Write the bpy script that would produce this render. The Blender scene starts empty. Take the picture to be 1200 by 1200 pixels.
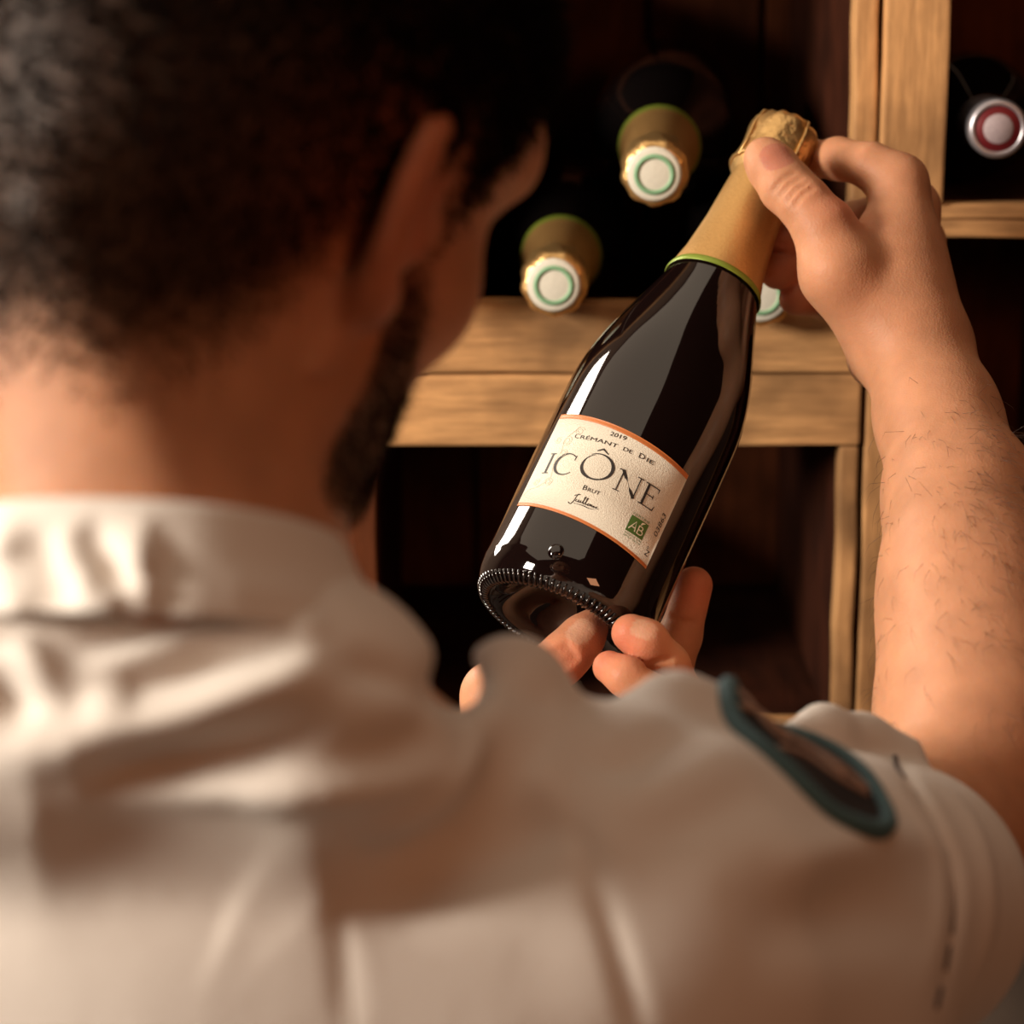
import bpy, bmesh, math, random
import numpy as np
from mathutils import Vector, Matrix
random.seed(7)
rng = np.random.default_rng(7)
RES = 1.0            # multiplier on the body voxel size

# ------------------------------------------------------------------ camera
FPX = 3060.0
PITCH = math.radians(13)
CAM = np.array([0.0, 0.0, 1.70])
AR = np.array([1.0, 0, 0])
AU = np.array([0, math.sin(PITCH), math.cos(PITCH)])
AF = np.array([0, math.cos(PITCH), -math.sin(PITCH)])
scene = bpy.context.scene
col = scene.collection
cd = bpy.data.cameras.new('camera')
cam = bpy.data.objects.new('camera', cd)
col.objects.link(cam)
cam.location = CAM
cam.rotation_euler = (math.pi / 2 - PITCH, 0, 0)
cd.sensor_width = 36
cd.lens = FPX / 1200 * 36
cd.clip_start = 0.05
cd.dof.use_dof = True
cd.dof.focus_distance = 1.215
cd.dof.aperture_fstop = 6.3
scene.camera = cam

# ------------------------------------------------------------------ world, lights, exposure
world = bpy.data.worlds.new('world')
scene.world = world
world.use_nodes = True
world.node_tree.nodes['Background'].inputs[0].default_value = (1.0, 0.42, 0.25, 1)
world.node_tree.nodes['Background'].inputs[1].default_value = 0.022
vs = scene.view_settings
vs.view_transform = 'Standard'
vs.look = 'None'
vs.exposure = 0.12
vs.gamma = 1.0
vs.use_curve_mapping = False


def area_light(name, loc, target, size, power, color, size_y=None):
    ld = bpy.data.lights.new(name, 'AREA')
    ld.energy = power
    ld.color = color
    ld.size = size
    if size_y:
        ld.shape = 'RECTANGLE'
        ld.size_y = size_y
    o = bpy.data.objects.new(name, ld)
    col.objects.link(o)
    o.location = loc
    d = Vector(target) - Vector(loc)
    o.rotation_euler = d.to_track_quat('-Z', 'Y').to_euler()
    return o


# two cellar windows on the left, a wide diffuse ceiling panel and a dim warm fill added behind the camera to redden the shade
area_light('window_light', (-1.70, 0.31, 2.05), (0.05, 1.0, 1.42), 0.40, 62, (1.0, 0.88, 0.74), 0.6)
area_light('window_light', (-0.64, 1.80, 1.86), (-0.02, 1.05, 1.47), 0.22, 9, (1.0, 0.90, 0.78), 0.6)
area_light('ceiling_lamp', (-0.50, 1.05, 2.75), (-0.50, 1.0501, 1.0), 1.9, 9.5, (1.0, 0.80, 0.60), 1.7)
area_light('warm_fill', (0.9, -0.7, 2.1), (0.1, 0.8, 1.4), 0.5, 5.0, (1.0, 0.42, 0.20), 0.5)

# ------------------------------------------------------------------ helpers


def C(x, y, d):
    """point seen at pixel (x, y) of the 1200 frame at depth d along the view axis"""
    return CAM + d * (AF + AR * (x - 600) / FPX + AU * (600 - y) / FPX)


def Q(x, y, Y):
    """point seen at pixel (x, y) on the vertical plane Y = const"""
    d = AF + AR * (x - 600) / FPX + AU * (600 - y) / FPX
    return CAM + d * (Y / d[1])


def empty(name, loc=(0, 0, 0)):
    o = bpy.data.objects.new(name, None)
    o.empty_display_size = 0.05
    col.objects.link(o)
    o.location = loc
    return o


def tag(o, label=None, cat=None, group=None, kind=None):
    if label: o['label'] = label
    if cat: o['category'] = cat
    if group: o['group'] = group
    if kind: o['kind'] = kind
    return o


def link_mesh(name, me, m=None, parent=None, smooth=True):
    o = bpy.data.objects.new(name, me)
    col.objects.link(o)
    if m is not None:
        for mm in (m if isinstance(m, (list, tuple)) else [m]):
            me.materials.append(mm)
    if smooth:
        me.polygons.foreach_set('use_smooth', [True] * len(me.polygons))
    if parent is not None:
        o.parent = parent
        bpy.context.view_layer.update()
        o.matrix_parent_inverse = parent.matrix_world.inverted()
    return o


def mesh_from(name, verts, faces, m=None, parent=None, smooth=True):
    me = bpy.data.meshes.new(name)
    me.from_pydata([tuple(map(float, v)) for v in verts], [], [tuple(map(int, f)) for f in faces])
    me.update()
    return link_mesh(name, me, m, parent, smooth)


def tube_data(pts, rad, n=8, closed=False, flat=1.0, up=None):
    pts = [np.asarray(p, float) for p in pts]
    N = len(pts)
    if np.isscalar(rad): rad = [rad] * N
    V, F = [], []
    prev = None
    for i, p in enumerate(pts):
        if closed:
            t = pts[(i + 1) % N] - pts[i - 1]
        else:
            t = pts[min(i + 1, N - 1)] - pts[max(i - 1, 0)]
        t = t / (np.linalg.norm(t) + 1e-12)
        if prev is None:
            r = np.array(up) if up is not None else (np.array([0, 0, 1.0]) if abs(t[2]) < 0.9 else np.array([1.0, 0, 0]))
        else:
            r = prev
        b = r - t * (r @ t)
        b = b / (np.linalg.norm(b) + 1e-12)
        prev = b
        c = np.cross(t, b)
        for k in range(n):
            a = 2 * math.pi * k / n
            V.append(p + rad[i] * (math.cos(a) * b * flat + math.sin(a) * c))
    M = N if closed else N - 1
    for i in range(M):
        for k in range(n):
            a0, a1 = i * n + k, i * n + (k + 1) % n
            b0, b1 = ((i + 1) % N) * n + k, ((i + 1) % N) * n + (k + 1) % n
            F.append((a0, a1, b1, b0))
    if not closed:
        F.append(tuple(range(n - 1, -1, -1)))
        F.append(tuple((N - 1) * n + k for k in range(n)))
    return V, F


def join_data(parts):
    V, F = [], []
    for v, f in parts:
        o = len(V)
        V += list(v)
        F += [tuple(i + o for i in q) for q in f]
    return V, F


def smooth_line(pts, n=8):
    """Catmull-Rom through points"""
    P = [np.asarray(p, float) for p in pts]
    P = [2 * P[0] - P[1]] + P + [2 * P[-1] - P[-2]]
    out = []
    for i in range(1, len(P) - 2):
        for k in range(n):
            t = k / n
            out.append(0.5 * ((2 * P[i]) + (P[i + 1] - P[i - 1]) * t + (2 * P[i - 1] - 5 * P[i] + 4 * P[i + 1] - P[i + 2]) * t * t
                              + (3 * P[i] - P[i - 1] - 3 * P[i + 1] + P[i + 2]) * t ** 3))
    out.append(P[-2])
    return out


def lathe_data(profile, n=48, axis_frame=None):
    """profile [(r, z)]; closes at r = 0"""
    V, F = [], []
    rings = []
    for r, z in profile:
        if r < 1e-6:
            rings.append([len(V)])
            V.append(np.array([0, 0, z]))
        else:
            rings.append(list(range(len(V), len(V) + n)))
            for k in range(n):
                a = 2 * math.pi * k / n
                V.append(np.array([r * math.cos(a), r * math.sin(a), z]))
    for A, B in zip(rings, rings[1:]):
        for k in range(n):
            k2 = (k + 1) % n
            if len(A) == 1 and len(B) == 1: continue
            if len(A) == 1: F.append((A[0], B[k2], B[k]))
            elif len(B) == 1: F.append((A[k], A[k2], B[0]))
            else: F.append((A[k], A[k2], B[k2], B[k]))
    return V, F


# ------------------------------------------------------------------ materials


def new_mat(name):
    m = bpy.data.materials.new(name)
    m.use_nodes = True
    nt = m.node_tree
    return m, nt, nt.nodes['Principled BSDF']


def nd(nt, t, **kw):
    n = nt.nodes.new(t)
    for k, v in kw.items():
        setattr(n, k, v)
    return n


def plain(name, colr, rough=0.5, metal=0.0, coat=0.0, spec=0.5, bump=0.0, bscale=300.0, var=0.0):
    m, nt, b = new_mat(name)
    b.inputs['Base Color'].default_value = (*colr, 1)
    b.inputs['Roughness'].default_value = rough
    b.inputs['Metallic'].default_value = metal
    b.inputs['Coat Weight'].default_value = coat
    b.inputs['Specular IOR Level'].default_value = spec
    if bump or var:
        tc = nd(nt, 'ShaderNodeTexCoord')
        n = nd(nt, 'ShaderNodeTexNoise')
        n.inputs['Scale'].default_value = bscale
        n.inputs['Detail'].default_value = 4
        nt.links.new(tc.outputs['Object'], n.inputs['Vector'])
        if bump:
            bp = nd(nt, 'ShaderNodeBump')
            bp.inputs['Strength'].default_value = bump
            bp.inputs['Distance'].default_value = 0.001
            nt.links.new(n.outputs['Fac'], bp.inputs['Height'])
            nt.links.new(bp.outputs['Normal'], b.inputs['Normal'])
        if var:
            mx = nd(nt, 'ShaderNodeMix', data_type='RGBA')
            mx.inputs['A'].default_value = (*[c * (1 - var) for c in colr], 1)
            mx.inputs['B'].default_value = (*[min(1, c * (1 + var)) for c in colr], 1)
            nt.links.new(n.outputs['Fac'], mx.inputs['Factor'])
            nt.links.new(mx.outputs['Result'], b.inputs['Base Color'])
    return m


def wood(name, light, dark, axis, rough=0.62, spec=0.35):
    """sawn timber with the grain along one world axis; every board differs by its object random"""
    m, nt, b = new_mat(name)
    L = nt.links.new
    tc = nd(nt, 'ShaderNodeTexCoord')
    oi = nd(nt, 'ShaderNodeObjectInfo')
    add = nd(nt, 'ShaderNodeVectorMath', operation='ADD')
    sc = nd(nt, 'ShaderNodeVectorMath', operation='SCALE')
    comb = nd(nt, 'ShaderNodeCombineXYZ')
    for i in range(3): L(oi.outputs['Random'], comb.inputs[i])
    L(comb.outputs[0], sc.inputs[0]); sc.inputs['Scale'].default_value = 9.0
    L(tc.outputs['Object'], add.inputs[0]); L(sc.outputs[0], add.inputs[1])
    mp = nd(nt, 'ShaderNodeMapping')
    s = [1.0, 1.0, 1.0]; s['xyz'.index(axis)] = 0.10
    mp.inputs['Scale'].default_value = s
    L(add.outputs[0], mp.inputs['Vector'])
    n1 = nd(nt, 'ShaderNodeTexNoise'); n1.inputs['Scale'].default_value = 160; n1.inputs['Detail'].default_value = 6
    n1.inputs['Roughness'].default_value = 0.65
    L(mp.outputs[0], n1.inputs['Vector'])
    n2 = nd(nt, 'ShaderNodeTexNoise'); n2.inputs['Scale'].default_value = 17; n2.inputs['Detail'].default_value = 3
    L(add.outputs[0], n2.inputs['Vector'])
    mpk = nd(nt, 'ShaderNodeMapping')
    sk = [1.0, 1.0, 1.0]; sk['xyz'.index(axis)] = 0.5
    mpk.inputs['Scale'].default_value = sk
    L(add.outputs[0], mpk.inputs['Vector'])
    vo = nd(nt, 'ShaderNodeTexVoronoi'); vo.inputs['Scale'].default_value = 13
    L(mpk.outputs[0], vo.inputs['Vector'])
    kr = nd(nt, 'ShaderNodeMapRange'); kr.inputs[1].default_value = 0.05; kr.inputs[2].default_value = 0.22
    kr.inputs[3].default_value = 1.0; kr.inputs[4].default_value = 0.0
    L(vo.outputs['Distance'], kr.inputs[0])
    r1 = nd(nt, 'ShaderNodeMapRange'); r1.inputs[1].default_value = 0.33; r1.inputs[2].default_value = 0.68
    L(n1.outputs['Fac'], r1.inputs[0])
    mx = nd(nt, 'ShaderNodeMix', data_type='RGBA')
    mid = [l * 0.45 + d * 0.55 for l, d in zip(light, dark)]
    mx.inputs['A'].default_value = (*mid, 1); mx.inputs['B'].default_value = (*light, 1)
    L(r1.outputs[0], mx.inputs['Factor'])
    r2 = nd(nt, 'ShaderNodeMapRange'); r2.inputs[1].default_value = 0.42; r2.inputs[2].default_value = 0.70
    r2.inputs[4].default_value = 0.85
    L(n2.outputs['Fac'], r2.inputs[0])
    mx2 = nd(nt, 'ShaderNodeMix', data_type='RGBA')
    mx2.inputs['B'].default_value = (*[d * 0.5 for d in mid], 1)
    L(r2.outputs[0], mx2.inputs['Factor']); L(mx.outputs['Result'], mx2.inputs['A'])
    mx3 = nd(nt, 'ShaderNodeMix', data_type='RGBA')
    mx3.inputs['B'].default_value = (*dark, 1)
    km = nd(nt, 'ShaderNodeMath', operation='MULTIPLY'); km.inputs[1].default_value = 0.75
    L(kr.outputs[0], km.inputs[0])
    L(km.outputs[0], mx3.inputs['Factor']); L(mx2.outputs['Result'], mx3.inputs['A'])
    hv = nd(nt, 'ShaderNodeHueSaturation')
    vr = nd(nt, 'ShaderNodeMapRange'); vr.inputs[3].default_value = 0.82; vr.inputs[4].default_value = 1.12
    L(oi.outputs['Random'], vr.inputs[0]); L(vr.outputs[0], hv.inputs['Value'])
    L(mx3.outputs['Result'], hv.inputs['Color'])
    L(hv.outputs[0], b.inputs['Base Color'])
    b.inputs['Roughness'].default_value = rough
    b.inputs['Specular IOR Level'].default_value = spec
    bp = nd(nt, 'ShaderNodeBump'); bp.inputs['Strength'].default_value = 0.35; bp.inputs['Distance'].default_value = 0.002
    L(n1.outputs['Fac'], bp.inputs['Height']); L(bp.outputs['Normal'], b.inputs['Normal'])
    return m


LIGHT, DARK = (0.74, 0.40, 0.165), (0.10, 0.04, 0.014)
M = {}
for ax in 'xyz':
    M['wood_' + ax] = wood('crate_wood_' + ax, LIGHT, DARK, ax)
    M['stain_' + ax] = wood('shaded_dark_wood_' + ax, (0.060, 0.016, 0.007), (0.015, 0.005, 0.003), ax, 0.8, 0.08)  # dimness inside the crates put into the wood colour; the stand is dark timber
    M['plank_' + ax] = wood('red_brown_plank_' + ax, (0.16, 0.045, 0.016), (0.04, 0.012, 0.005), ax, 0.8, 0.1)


def glass_mat(name, base, edge):
    m, nt, b = new_mat(name)
    L = nt.links.new
    lw = nd(nt, 'ShaderNodeTexCoord')
    n = nd(nt, 'ShaderNodeTexNoise'); n.inputs['Scale'].default_value = 18
    L(lw.outputs['Object'], n.inputs['Vector'])
    bp = nd(nt, 'ShaderNodeBump'); bp.inputs['Strength'].default_value = 0.06; bp.inputs['Distance'].default_value = 0.004
    L(n.outputs['Fac'], bp.inputs['Height']); L(bp.outputs['Normal'], b.inputs['Normal'])
    b.inputs['Base Color'].default_value = (*base, 1)
    b.inputs['Roughness'].default_value = 0.045
    b.inputs['IOR'].default_value = 1.52
    b.inputs['Specular IOR Level'].default_value = 0.55
    b.inputs['Coat Weight'].default_value = 0.3
    b.inputs['Coat Roughness'].default_value = 0.03
    return m


M['glass'] = glass_mat('dark_bottle_glass', (0.005, 0.0022, 0.002), None)
M['glass_far'] = glass_mat('stored_bottle_glass', (0.004, 0.003, 0.003), None)
M['gold'] = plain('gold_foil', (0.62, 0.36, 0.13), 0.42, 0.75, bump=0.25, bscale=700, var=0.12)
M['gold_crinkle'] = plain('crinkled_gold_foil', (0.74, 0.47, 0.19), 0.33, 0.85, bump=1.0, bscale=260, var=0.2)
M['green_band'] = plain('green_foil_band', (0.20, 0.27, 0.03), 0.4, 0.3)
M['paper'] = plain('cream_label_paper', (0.66, 0.60, 0.49), 0.75, bump=0.5, bscale=1500, var=0.05)
M['orange'] = plain('copper_label_edge', (0.50, 0.15, 0.035), 0.5, bump=0.1, bscale=900)
M['ink'] = plain('black_ink', (0.02, 0.014, 0.012), 0.6)
M['ink_grey'] = plain('pale_emboss_ink', (0.55, 0.47, 0.36), 0.6)
M['ink_green'] = plain('green_ink', (0.075, 0.17, 0.03), 0.6)
M['ink_cream'] = plain('cream_ink', (0.80, 0.75, 0.58), 0.6)
M['cap_white'] = plain('white_cap_print', (0.72, 0.70, 0.60), 0.45, bump=0.2, bscale=500, var=0.08)
M['cap_green'] = plain('green_cap_print', (0.22, 0.42, 0.24), 0.5)
M['cap_red'] = plain('dark_red_capsule', (0.16, 0.012, 0.016), 0.4, 0.2)
M['cap_silver'] = plain('silver_capsule', (0.55, 0.53, 0.58), 0.35, 0.8)
M['cap_pale'] = plain('pale_cap_print', (0.42, 0.34, 0.36), 0.6, var=0.3, bscale=900)
M['stitch'] = plain('dark_stitching', (0.07, 0.055, 0.06), 0.8)
M['patch'] = plain('patch_cloth', (0.012, 0.008, 0.010), 0.85, bump=0.5, bscale=1800)
M['teal'] = plain('teal_embroidery', (0.06, 0.135, 0.155), 0.75, bump=0.6, bscale=2200)
M['thread'] = plain('beige_embroidery', (0.42, 0.29, 0.23), 0.75, bump=0.6, bscale=2200)
M['hair'] = plain('dark_brown_hair', (0.006, 0.0032, 0.002), 0.7, spec=0.05)
M['body_hair'] = plain('fine_brown_arm_hair', (0.07, 0.028, 0.012), 0.4)
M['plaster'] = plain('cellar_plaster', (0.16, 0.11, 0.08), 0.9, bump=0.6, bscale=25, var=0.2)
M['floor'] = plain('stone_floor', (0.12, 0.095, 0.08), 0.8, bump=0.6, bscale=18, var=0.25)
M['trouser'] = plain('black_trouser_cloth', (0.02, 0.02, 0.024), 0.9, bump=0.4, bscale=1200)
M['shoe'] = plain('black_leather', (0.015, 0.013, 0.012), 0.4)


def fabric_mat():
    m, nt, b = new_mat('off_white_jacket_cotton')
    L = nt.links.new
    tc = nd(nt, 'ShaderNodeTexCoord')
    w = nd(nt, 'ShaderNodeTexNoise'); w.inputs['Scale'].default_value = 1400; w.inputs['Detail'].default_value = 2
    L(tc.outputs['Object'], w.inputs['Vector'])
    n = nd(nt, 'ShaderNodeTexNoise'); n.inputs['Scale'].default_value = 30; n.inputs['Detail'].default_value = 3
    L(tc.outputs['Object'], n.inputs['Vector'])
    ad = nd(nt, 'ShaderNodeMath', operation='MULTIPLY_ADD'); ad.inputs[1].default_value = 3.0
    L(n.outputs['Fac'], ad.inputs[0]); L(w.outputs['Fac'], ad.inputs[2])
    bp = nd(nt, 'ShaderNodeBump'); bp.inputs['Strength'].default_value = 0.3; bp.inputs['Distance'].default_value = 0.0012
    L(ad.outputs[0], bp.inputs['Height']); L(bp.outputs['Normal'], b.inputs['Normal'])
    b.inputs['Base Color'].default_value = (0.72, 0.66, 0.60, 1)
    b.inputs['Roughness'].default_value = 0.85
    b.inputs['Specular IOR Level'].default_value = 0.15
    b.inputs['Sheen Weight'].default_value = 0.15
    return m


M['fabric'] = fabric_mat()


def skin_mat():
    m, nt, b = new_mat('skin')
    L = nt.links.new
    tc = nd(nt, 'ShaderNodeTexCoord')
    at = nd(nt, 'ShaderNodeAttribute'); at.attribute_name = 'tint'
    n = nd(nt, 'ShaderNodeTexNoise'); n.inputs['Scale'].default_value = 55; n.inputs['Detail'].default_value = 5
    L(tc.outputs['Object'], n.inputs['Vector'])
    hv = nd(nt, 'ShaderNodeHueSaturation')
    vr = nd(nt, 'ShaderNodeMapRange'); vr.inputs[1].default_value = 0.3; vr.inputs[2].default_value = 0.7
    vr.inputs[3].default_value = 0.88; vr.inputs[4].default_value = 1.10
    L(n.outputs['Fac'], vr.inputs[0]); L(vr.outputs[0], hv.inputs['Value'])
    L(at.outputs['Color'], hv.inputs['Color']); L(hv.outputs[0], b.inputs['Base Color'])
    v = nd(nt, 'ShaderNodeTexVoronoi'); v.inputs['Scale'].default_value = 900
    L(tc.outputs['Object'], v.inputs['Vector'])
    n3 = nd(nt, 'ShaderNodeTexNoise'); n3.inputs['Scale'].default_value = 260; n3.inputs['Detail'].default_value = 4
    L(tc.outputs['Object'], n3.inputs['Vector'])
    ad = nd(nt, 'ShaderNodeMath', operation='MULTIPLY_ADD'); ad.inputs[1].default_value = 1.6
    L(n3.outputs['Fac'], ad.inputs[0]); L(v.outputs['Distance'], ad.inputs[2])
    bp = nd(nt, 'ShaderNodeBump'); bp.inputs['Strength'].default_value = 0.16; bp.inputs['Distance'].default_value = 0.0008
    L(ad.outputs[0], bp.inputs['Height']); L(bp.outputs['Normal'], b.inputs['Normal'])
    b.inputs['Roughness'].default_value = 0.5
    b.inputs['Specular IOR Level'].default_value = 0.22
    b.inputs['Subsurface Weight'].default_value = 0.35
    b.inputs['Subsurface Radius'].default_value = (1.0, 0.3, 0.12)
    b.inputs['Subsurface Scale'].default_value = 0.006
    return m


M['skin'] = skin_mat()

# ------------------------------------------------------------------ signed distance modelling


def cone(a, b, ra, rb=None, k=0.006, op='u'):
    a, b = np.asarray(a, float), np.asarray(b, float)
    rb = ra if rb is None else rb
    r = max(ra, rb)
    return dict(t='c', a=a, b=b, ra=ra, rb=rb, k=k, op=op, lo=np.minimum(a, b) - r, hi=np.maximum(a, b) + r)


def ball(c, r, k=0.006, op='u'):
    return cone(c, np.asarray(c, float) + 1e-6, r, r, k, op)


def ell(c, rad, rot=None, k=0.01, op='u'):
    c = np.asarray(c, float); rad = np.asarray(rad, float)
    rot = np.eye(3) if rot is None else np.asarray(rot)      # columns = local axes in world
    ext = np.abs(rot) @ rad
    return dict(t='e', c=c, r=rad, m=rot, k=k, op=op, lo=c - ext, hi=c + ext)


def chain(pts, rs, k=0.004, op='u'):
    return [cone(pts[i], pts[i + 1], rs[i], rs[i + 1], k, op) for i in range(len(pts) - 1)]


def group(prims, k):
    lo = np.min([p['lo'] for p in prims], 0); hi = np.max([p['hi'] for p in prims], 0)
    return dict(t='g', prims=prims, k=k, op='u', lo=lo, hi=hi)


def pdist(p, x, y, z):
    if p['t'] == 'c':
        a, b = p['a'], p['b']; ab = b - a; L2 = ab @ ab
        px, py, pz = x - a[0], y - a[1], z - a[2]
        t = np.clip((px * ab[0] + py * ab[1] + pz * ab[2]) / L2, 0, 1)
        d = np.sqrt((px - t * ab[0]) ** 2 + (py - t * ab[1]) ** 2 + (pz - t * ab[2]) ** 2)
        return d - (p['ra'] + t * (p['rb'] - p['ra']))
    if p['t'] == 'e':
        m, r, c = p['m'], p['r'], p['c']
        px, py, pz = x - c[0], y - c[1], z - c[2]
        l = [m[0, i] * px + m[1, i] * py + m[2, i] * pz for i in range(3)]
        k0 = np.sqrt((l[0] / r[0]) ** 2 + (l[1] / r[1]) ** 2 + (l[2] / r[2]) ** 2)
        k1 = np.sqrt((l[0] / r[0] ** 2) ** 2 + (l[1] / r[1] ** 2) ** 2 + (l[2] / r[2] ** 2) ** 2)
        return k0 * (k0 - 1) / np.maximum(k1, 1e-6)
    F = None
    for q in p['prims']:
        d = pdist(q, x, y, z)
        F = d if F is None else comb(F, d, q)
    return F


def comb(F, d, p):
    k = max(p['k'], 1e-5)
    if p['op'] == 'u':
        h = np.maximum(k - np.abs(F - d), 0) / k
        return np.minimum(F, d) - h * h * k * 0.25
    d = -d
    h = np.maximum(k - np.abs(F - d), 0) / k
    return np.maximum(F, d) + h * h * k * 0.25


def sdf_points(prims, P):
    P = np.asarray(P, float)
    F = np.full(P.shape[:-1], 10.0)
    for p in prims:
        F = comb(F, pdist(p, P[..., 0], P[..., 1], P[..., 2]), p)
    return F


def grid_field(prims, xs, ys, zs):
    F = np.full((len(xs), len(ys), len(zs)), 10.0, np.float32)

    def put(p, F, ox, oy, oz, gx, gy, gz):
        mg = p['k'] + 0.008
        sl = []
        for i, g in enumerate((gx, gy, gz)):
            i0 = max(np.searchsorted(g, p['lo'][i] - mg) - 1, 0); i1 = min(np.searchsorted(g, p['hi'][i] + mg) + 1, len(g))
            if i1 - i0 < 1: return
            sl.append(slice(i0, i1))
        X = gx[sl[0]][:, None, None].astype(np.float32); Y = gy[sl[1]][None, :, None].astype(np.float32); Z = gz[sl[2]][None, None, :].astype(np.float32)
        if p['t'] == 'g':
            sub = np.full((X.shape[0], Y.shape[1], Z.shape[2]), 10.0, np.float32)
            for q in p['prims']:
                put(q, sub, 0, 0, 0, gx[sl[0]], gy[sl[1]], gz[sl[2]])
            d = sub
        else:
            d = pdist(p, X, Y, Z).astype(np.float32)
        F[sl[0], sl[1], sl[2]] = comb(F[sl[0], sl[1], sl[2]], d, p)
    for p in prims:
        put(p, F, 0, 0, 0, xs, ys, zs)
    return F


def surface_nets(F, xs, ys, zs):
    ins = (F < 0)
    s = ins.astype(np.uint8)
    cnt = np.zeros(tuple(n - 1 for n in F.shape), np.uint8)
    for i in (0, 1):
        for j in (0, 1):
            for k in (0, 1):
                cnt += s[i:F.shape[0] - 1 + i, j:F.shape[1] - 1 + j, k:F.shape[2] - 1 + k]
    act = np.argwhere((cnt > 0) & (cnt < 8))
    I, J, K = act.T
    vid = np.full(cnt.shape, -1, np.int32)
    vid[I, J, K] = np.arange(len(act))
    corner = {}
    for i in (0, 1):
        for j in (0, 1):
            for k in (0, 1):
                corner[i, j, k] = F[I + i, J + j, K + k].astype(np.float64)
    acc = np.zeros((len(act), 3)); num = np.zeros(len(act))
    cs = list(corner)
    for a in cs:
        for ax in range(3):
            if a[ax] == 0:
                b = list(a); b[ax] = 1; b = tuple(b)
                fa, fb = corner[a], corner[b]
                m = (fa < 0) != (fb < 0)
                t = np.where(m, fa / np.where(m, fa - fb, 1), 0)
                t = np.clip(t, 0, 1)
                pos = [np.full(len(act), float(a[q])) for q in range(3)]
                pos[ax] = t
                for q in range(3): acc[:, q] += np.where(m, pos[q], 0)
                num += m
    acc /= np.maximum(num, 1)[:, None]
    V = np.stack([xs[I] + acc[:, 0] * (xs[I + 1] - xs[I]), ys[J] + acc[:, 1] * (ys[J + 1] - ys[J]), zs[K] + acc[:, 2] * (zs[K + 1] - zs[K])], 1)
    faces = []
    # edges along each axis
    for ax in range(3):
        a = np.take(ins, range(0, F.shape[ax] - 1), ax) if False else None
        sl0 = [slice(1, -1)] * 3; sl1 = [slice(1, -1)] * 3
        sl0[ax] = slice(0, -1); sl1[ax] = slice(1, None)
        A = ins[tuple(sl0)]; B = ins[tuple(sl1)]
        e = np.argwhere(A != B)
        off = [1, 1, 1]; off[ax] = 0
        e = e + np.array(off)
        flip = ins[e[:, 0], e[:, 1], e[:, 2]]
        u, v = [(1, 2), (2, 0), (0, 1)][ax]
        def cell(du, dv):
            c = e.copy(); c[:, u] -= du; c[:, v] -= dv
            return vid[c[:, 0], c[:, 1], c[:, 2]]
        q = np.stack([cell(1, 1), cell(0, 1), cell(0, 0), cell(1, 0)], 1)
        q = np.where(flip[:, None], q, q[:, ::-1])
        faces.append(q)
    Fc = np.concatenate(faces)
    Fc = Fc[(Fc >= 0).all(1)]
    return V, Fc


def np_mesh(name, V, F, m, parent):
    me = bpy.data.meshes.new(name)
    me.vertices.add(len(V)); me.vertices.foreach_set('co', V.astype(np.float32).ravel())
    me.loops.add(F.size); me.loops.foreach_set('vertex_index', F.astype(np.int32).ravel())
    me.polygons.add(len(F))
    me.polygons.foreach_set('loop_start', np.arange(len(F), dtype=np.int32) * 4)
    me.update(calc_edges=True)
    me.validate()
    return link_mesh(name, me, m, parent)


def axis(*segs):
    """segs (from, to, step) joined into one increasing coordinate list"""
    out = []
    for a, b, st in segs:
        n = max(1, int(round((b - a) / st)))
        out += list(a + (b - a) * np.arange(n) / n)
    out.append(segs[-1][1])
    return np.array(out)


def hit(prims, x, y, d0=0.5, d1=1.4, n=260):
    ds = np.linspace(d0, d1, n)
    P = np.array([C(x, y, d) for d in ds])
    f = sdf_points(prims, P)
    i = np.argmax(f < 0)
    if f[i] >= 0:
        i = int(np.argmin(f)); return P[i]
    t = f[i - 1] / (f[i - 1] - f[i])
    return P[i - 1] * (1 - t) + P[i] * t


def normal(prims, p, e=0.003):
    g = np.zeros(3)
    for i in range(3):
        q = np.zeros(3); q[i] = e
        g[i] = sdf_points(prims, np.array([p + q]))[0] - sdf_points(prims, np.array([p - q]))[0]
    return g / (np.linalg.norm(g) + 1e-9)


# ------------------------------------------------------------------ the setting: floor, wall
def box_data(lo, hi):
    x0, y0, z0 = lo; x1, y1, z1 = hi
    V = [(x0, y0, z0), (x1, y0, z0), (x1, y1, z0), (x0, y1, z0), (x0, y0, z1), (x1, y0, z1), (x1, y1, z1), (x0, y1, z1)]
    return V, [(0, 3, 2, 1), (4, 5, 6, 7), (0, 1, 5, 4), (1, 2, 6, 5), (2, 3, 7, 6), (3, 0, 4, 7)]


YF = 1.44
tag(mesh_from('floor', *box_data((-3, -2, -0.1), (3, 2.4, 0)), M['floor'], None, False), kind='structure')
tag(mesh_from('wall_back', *box_data((-3, 1.95, 0), (3, 2.1, 2.8)), M['plaster'], None, False), kind='structure')


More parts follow.
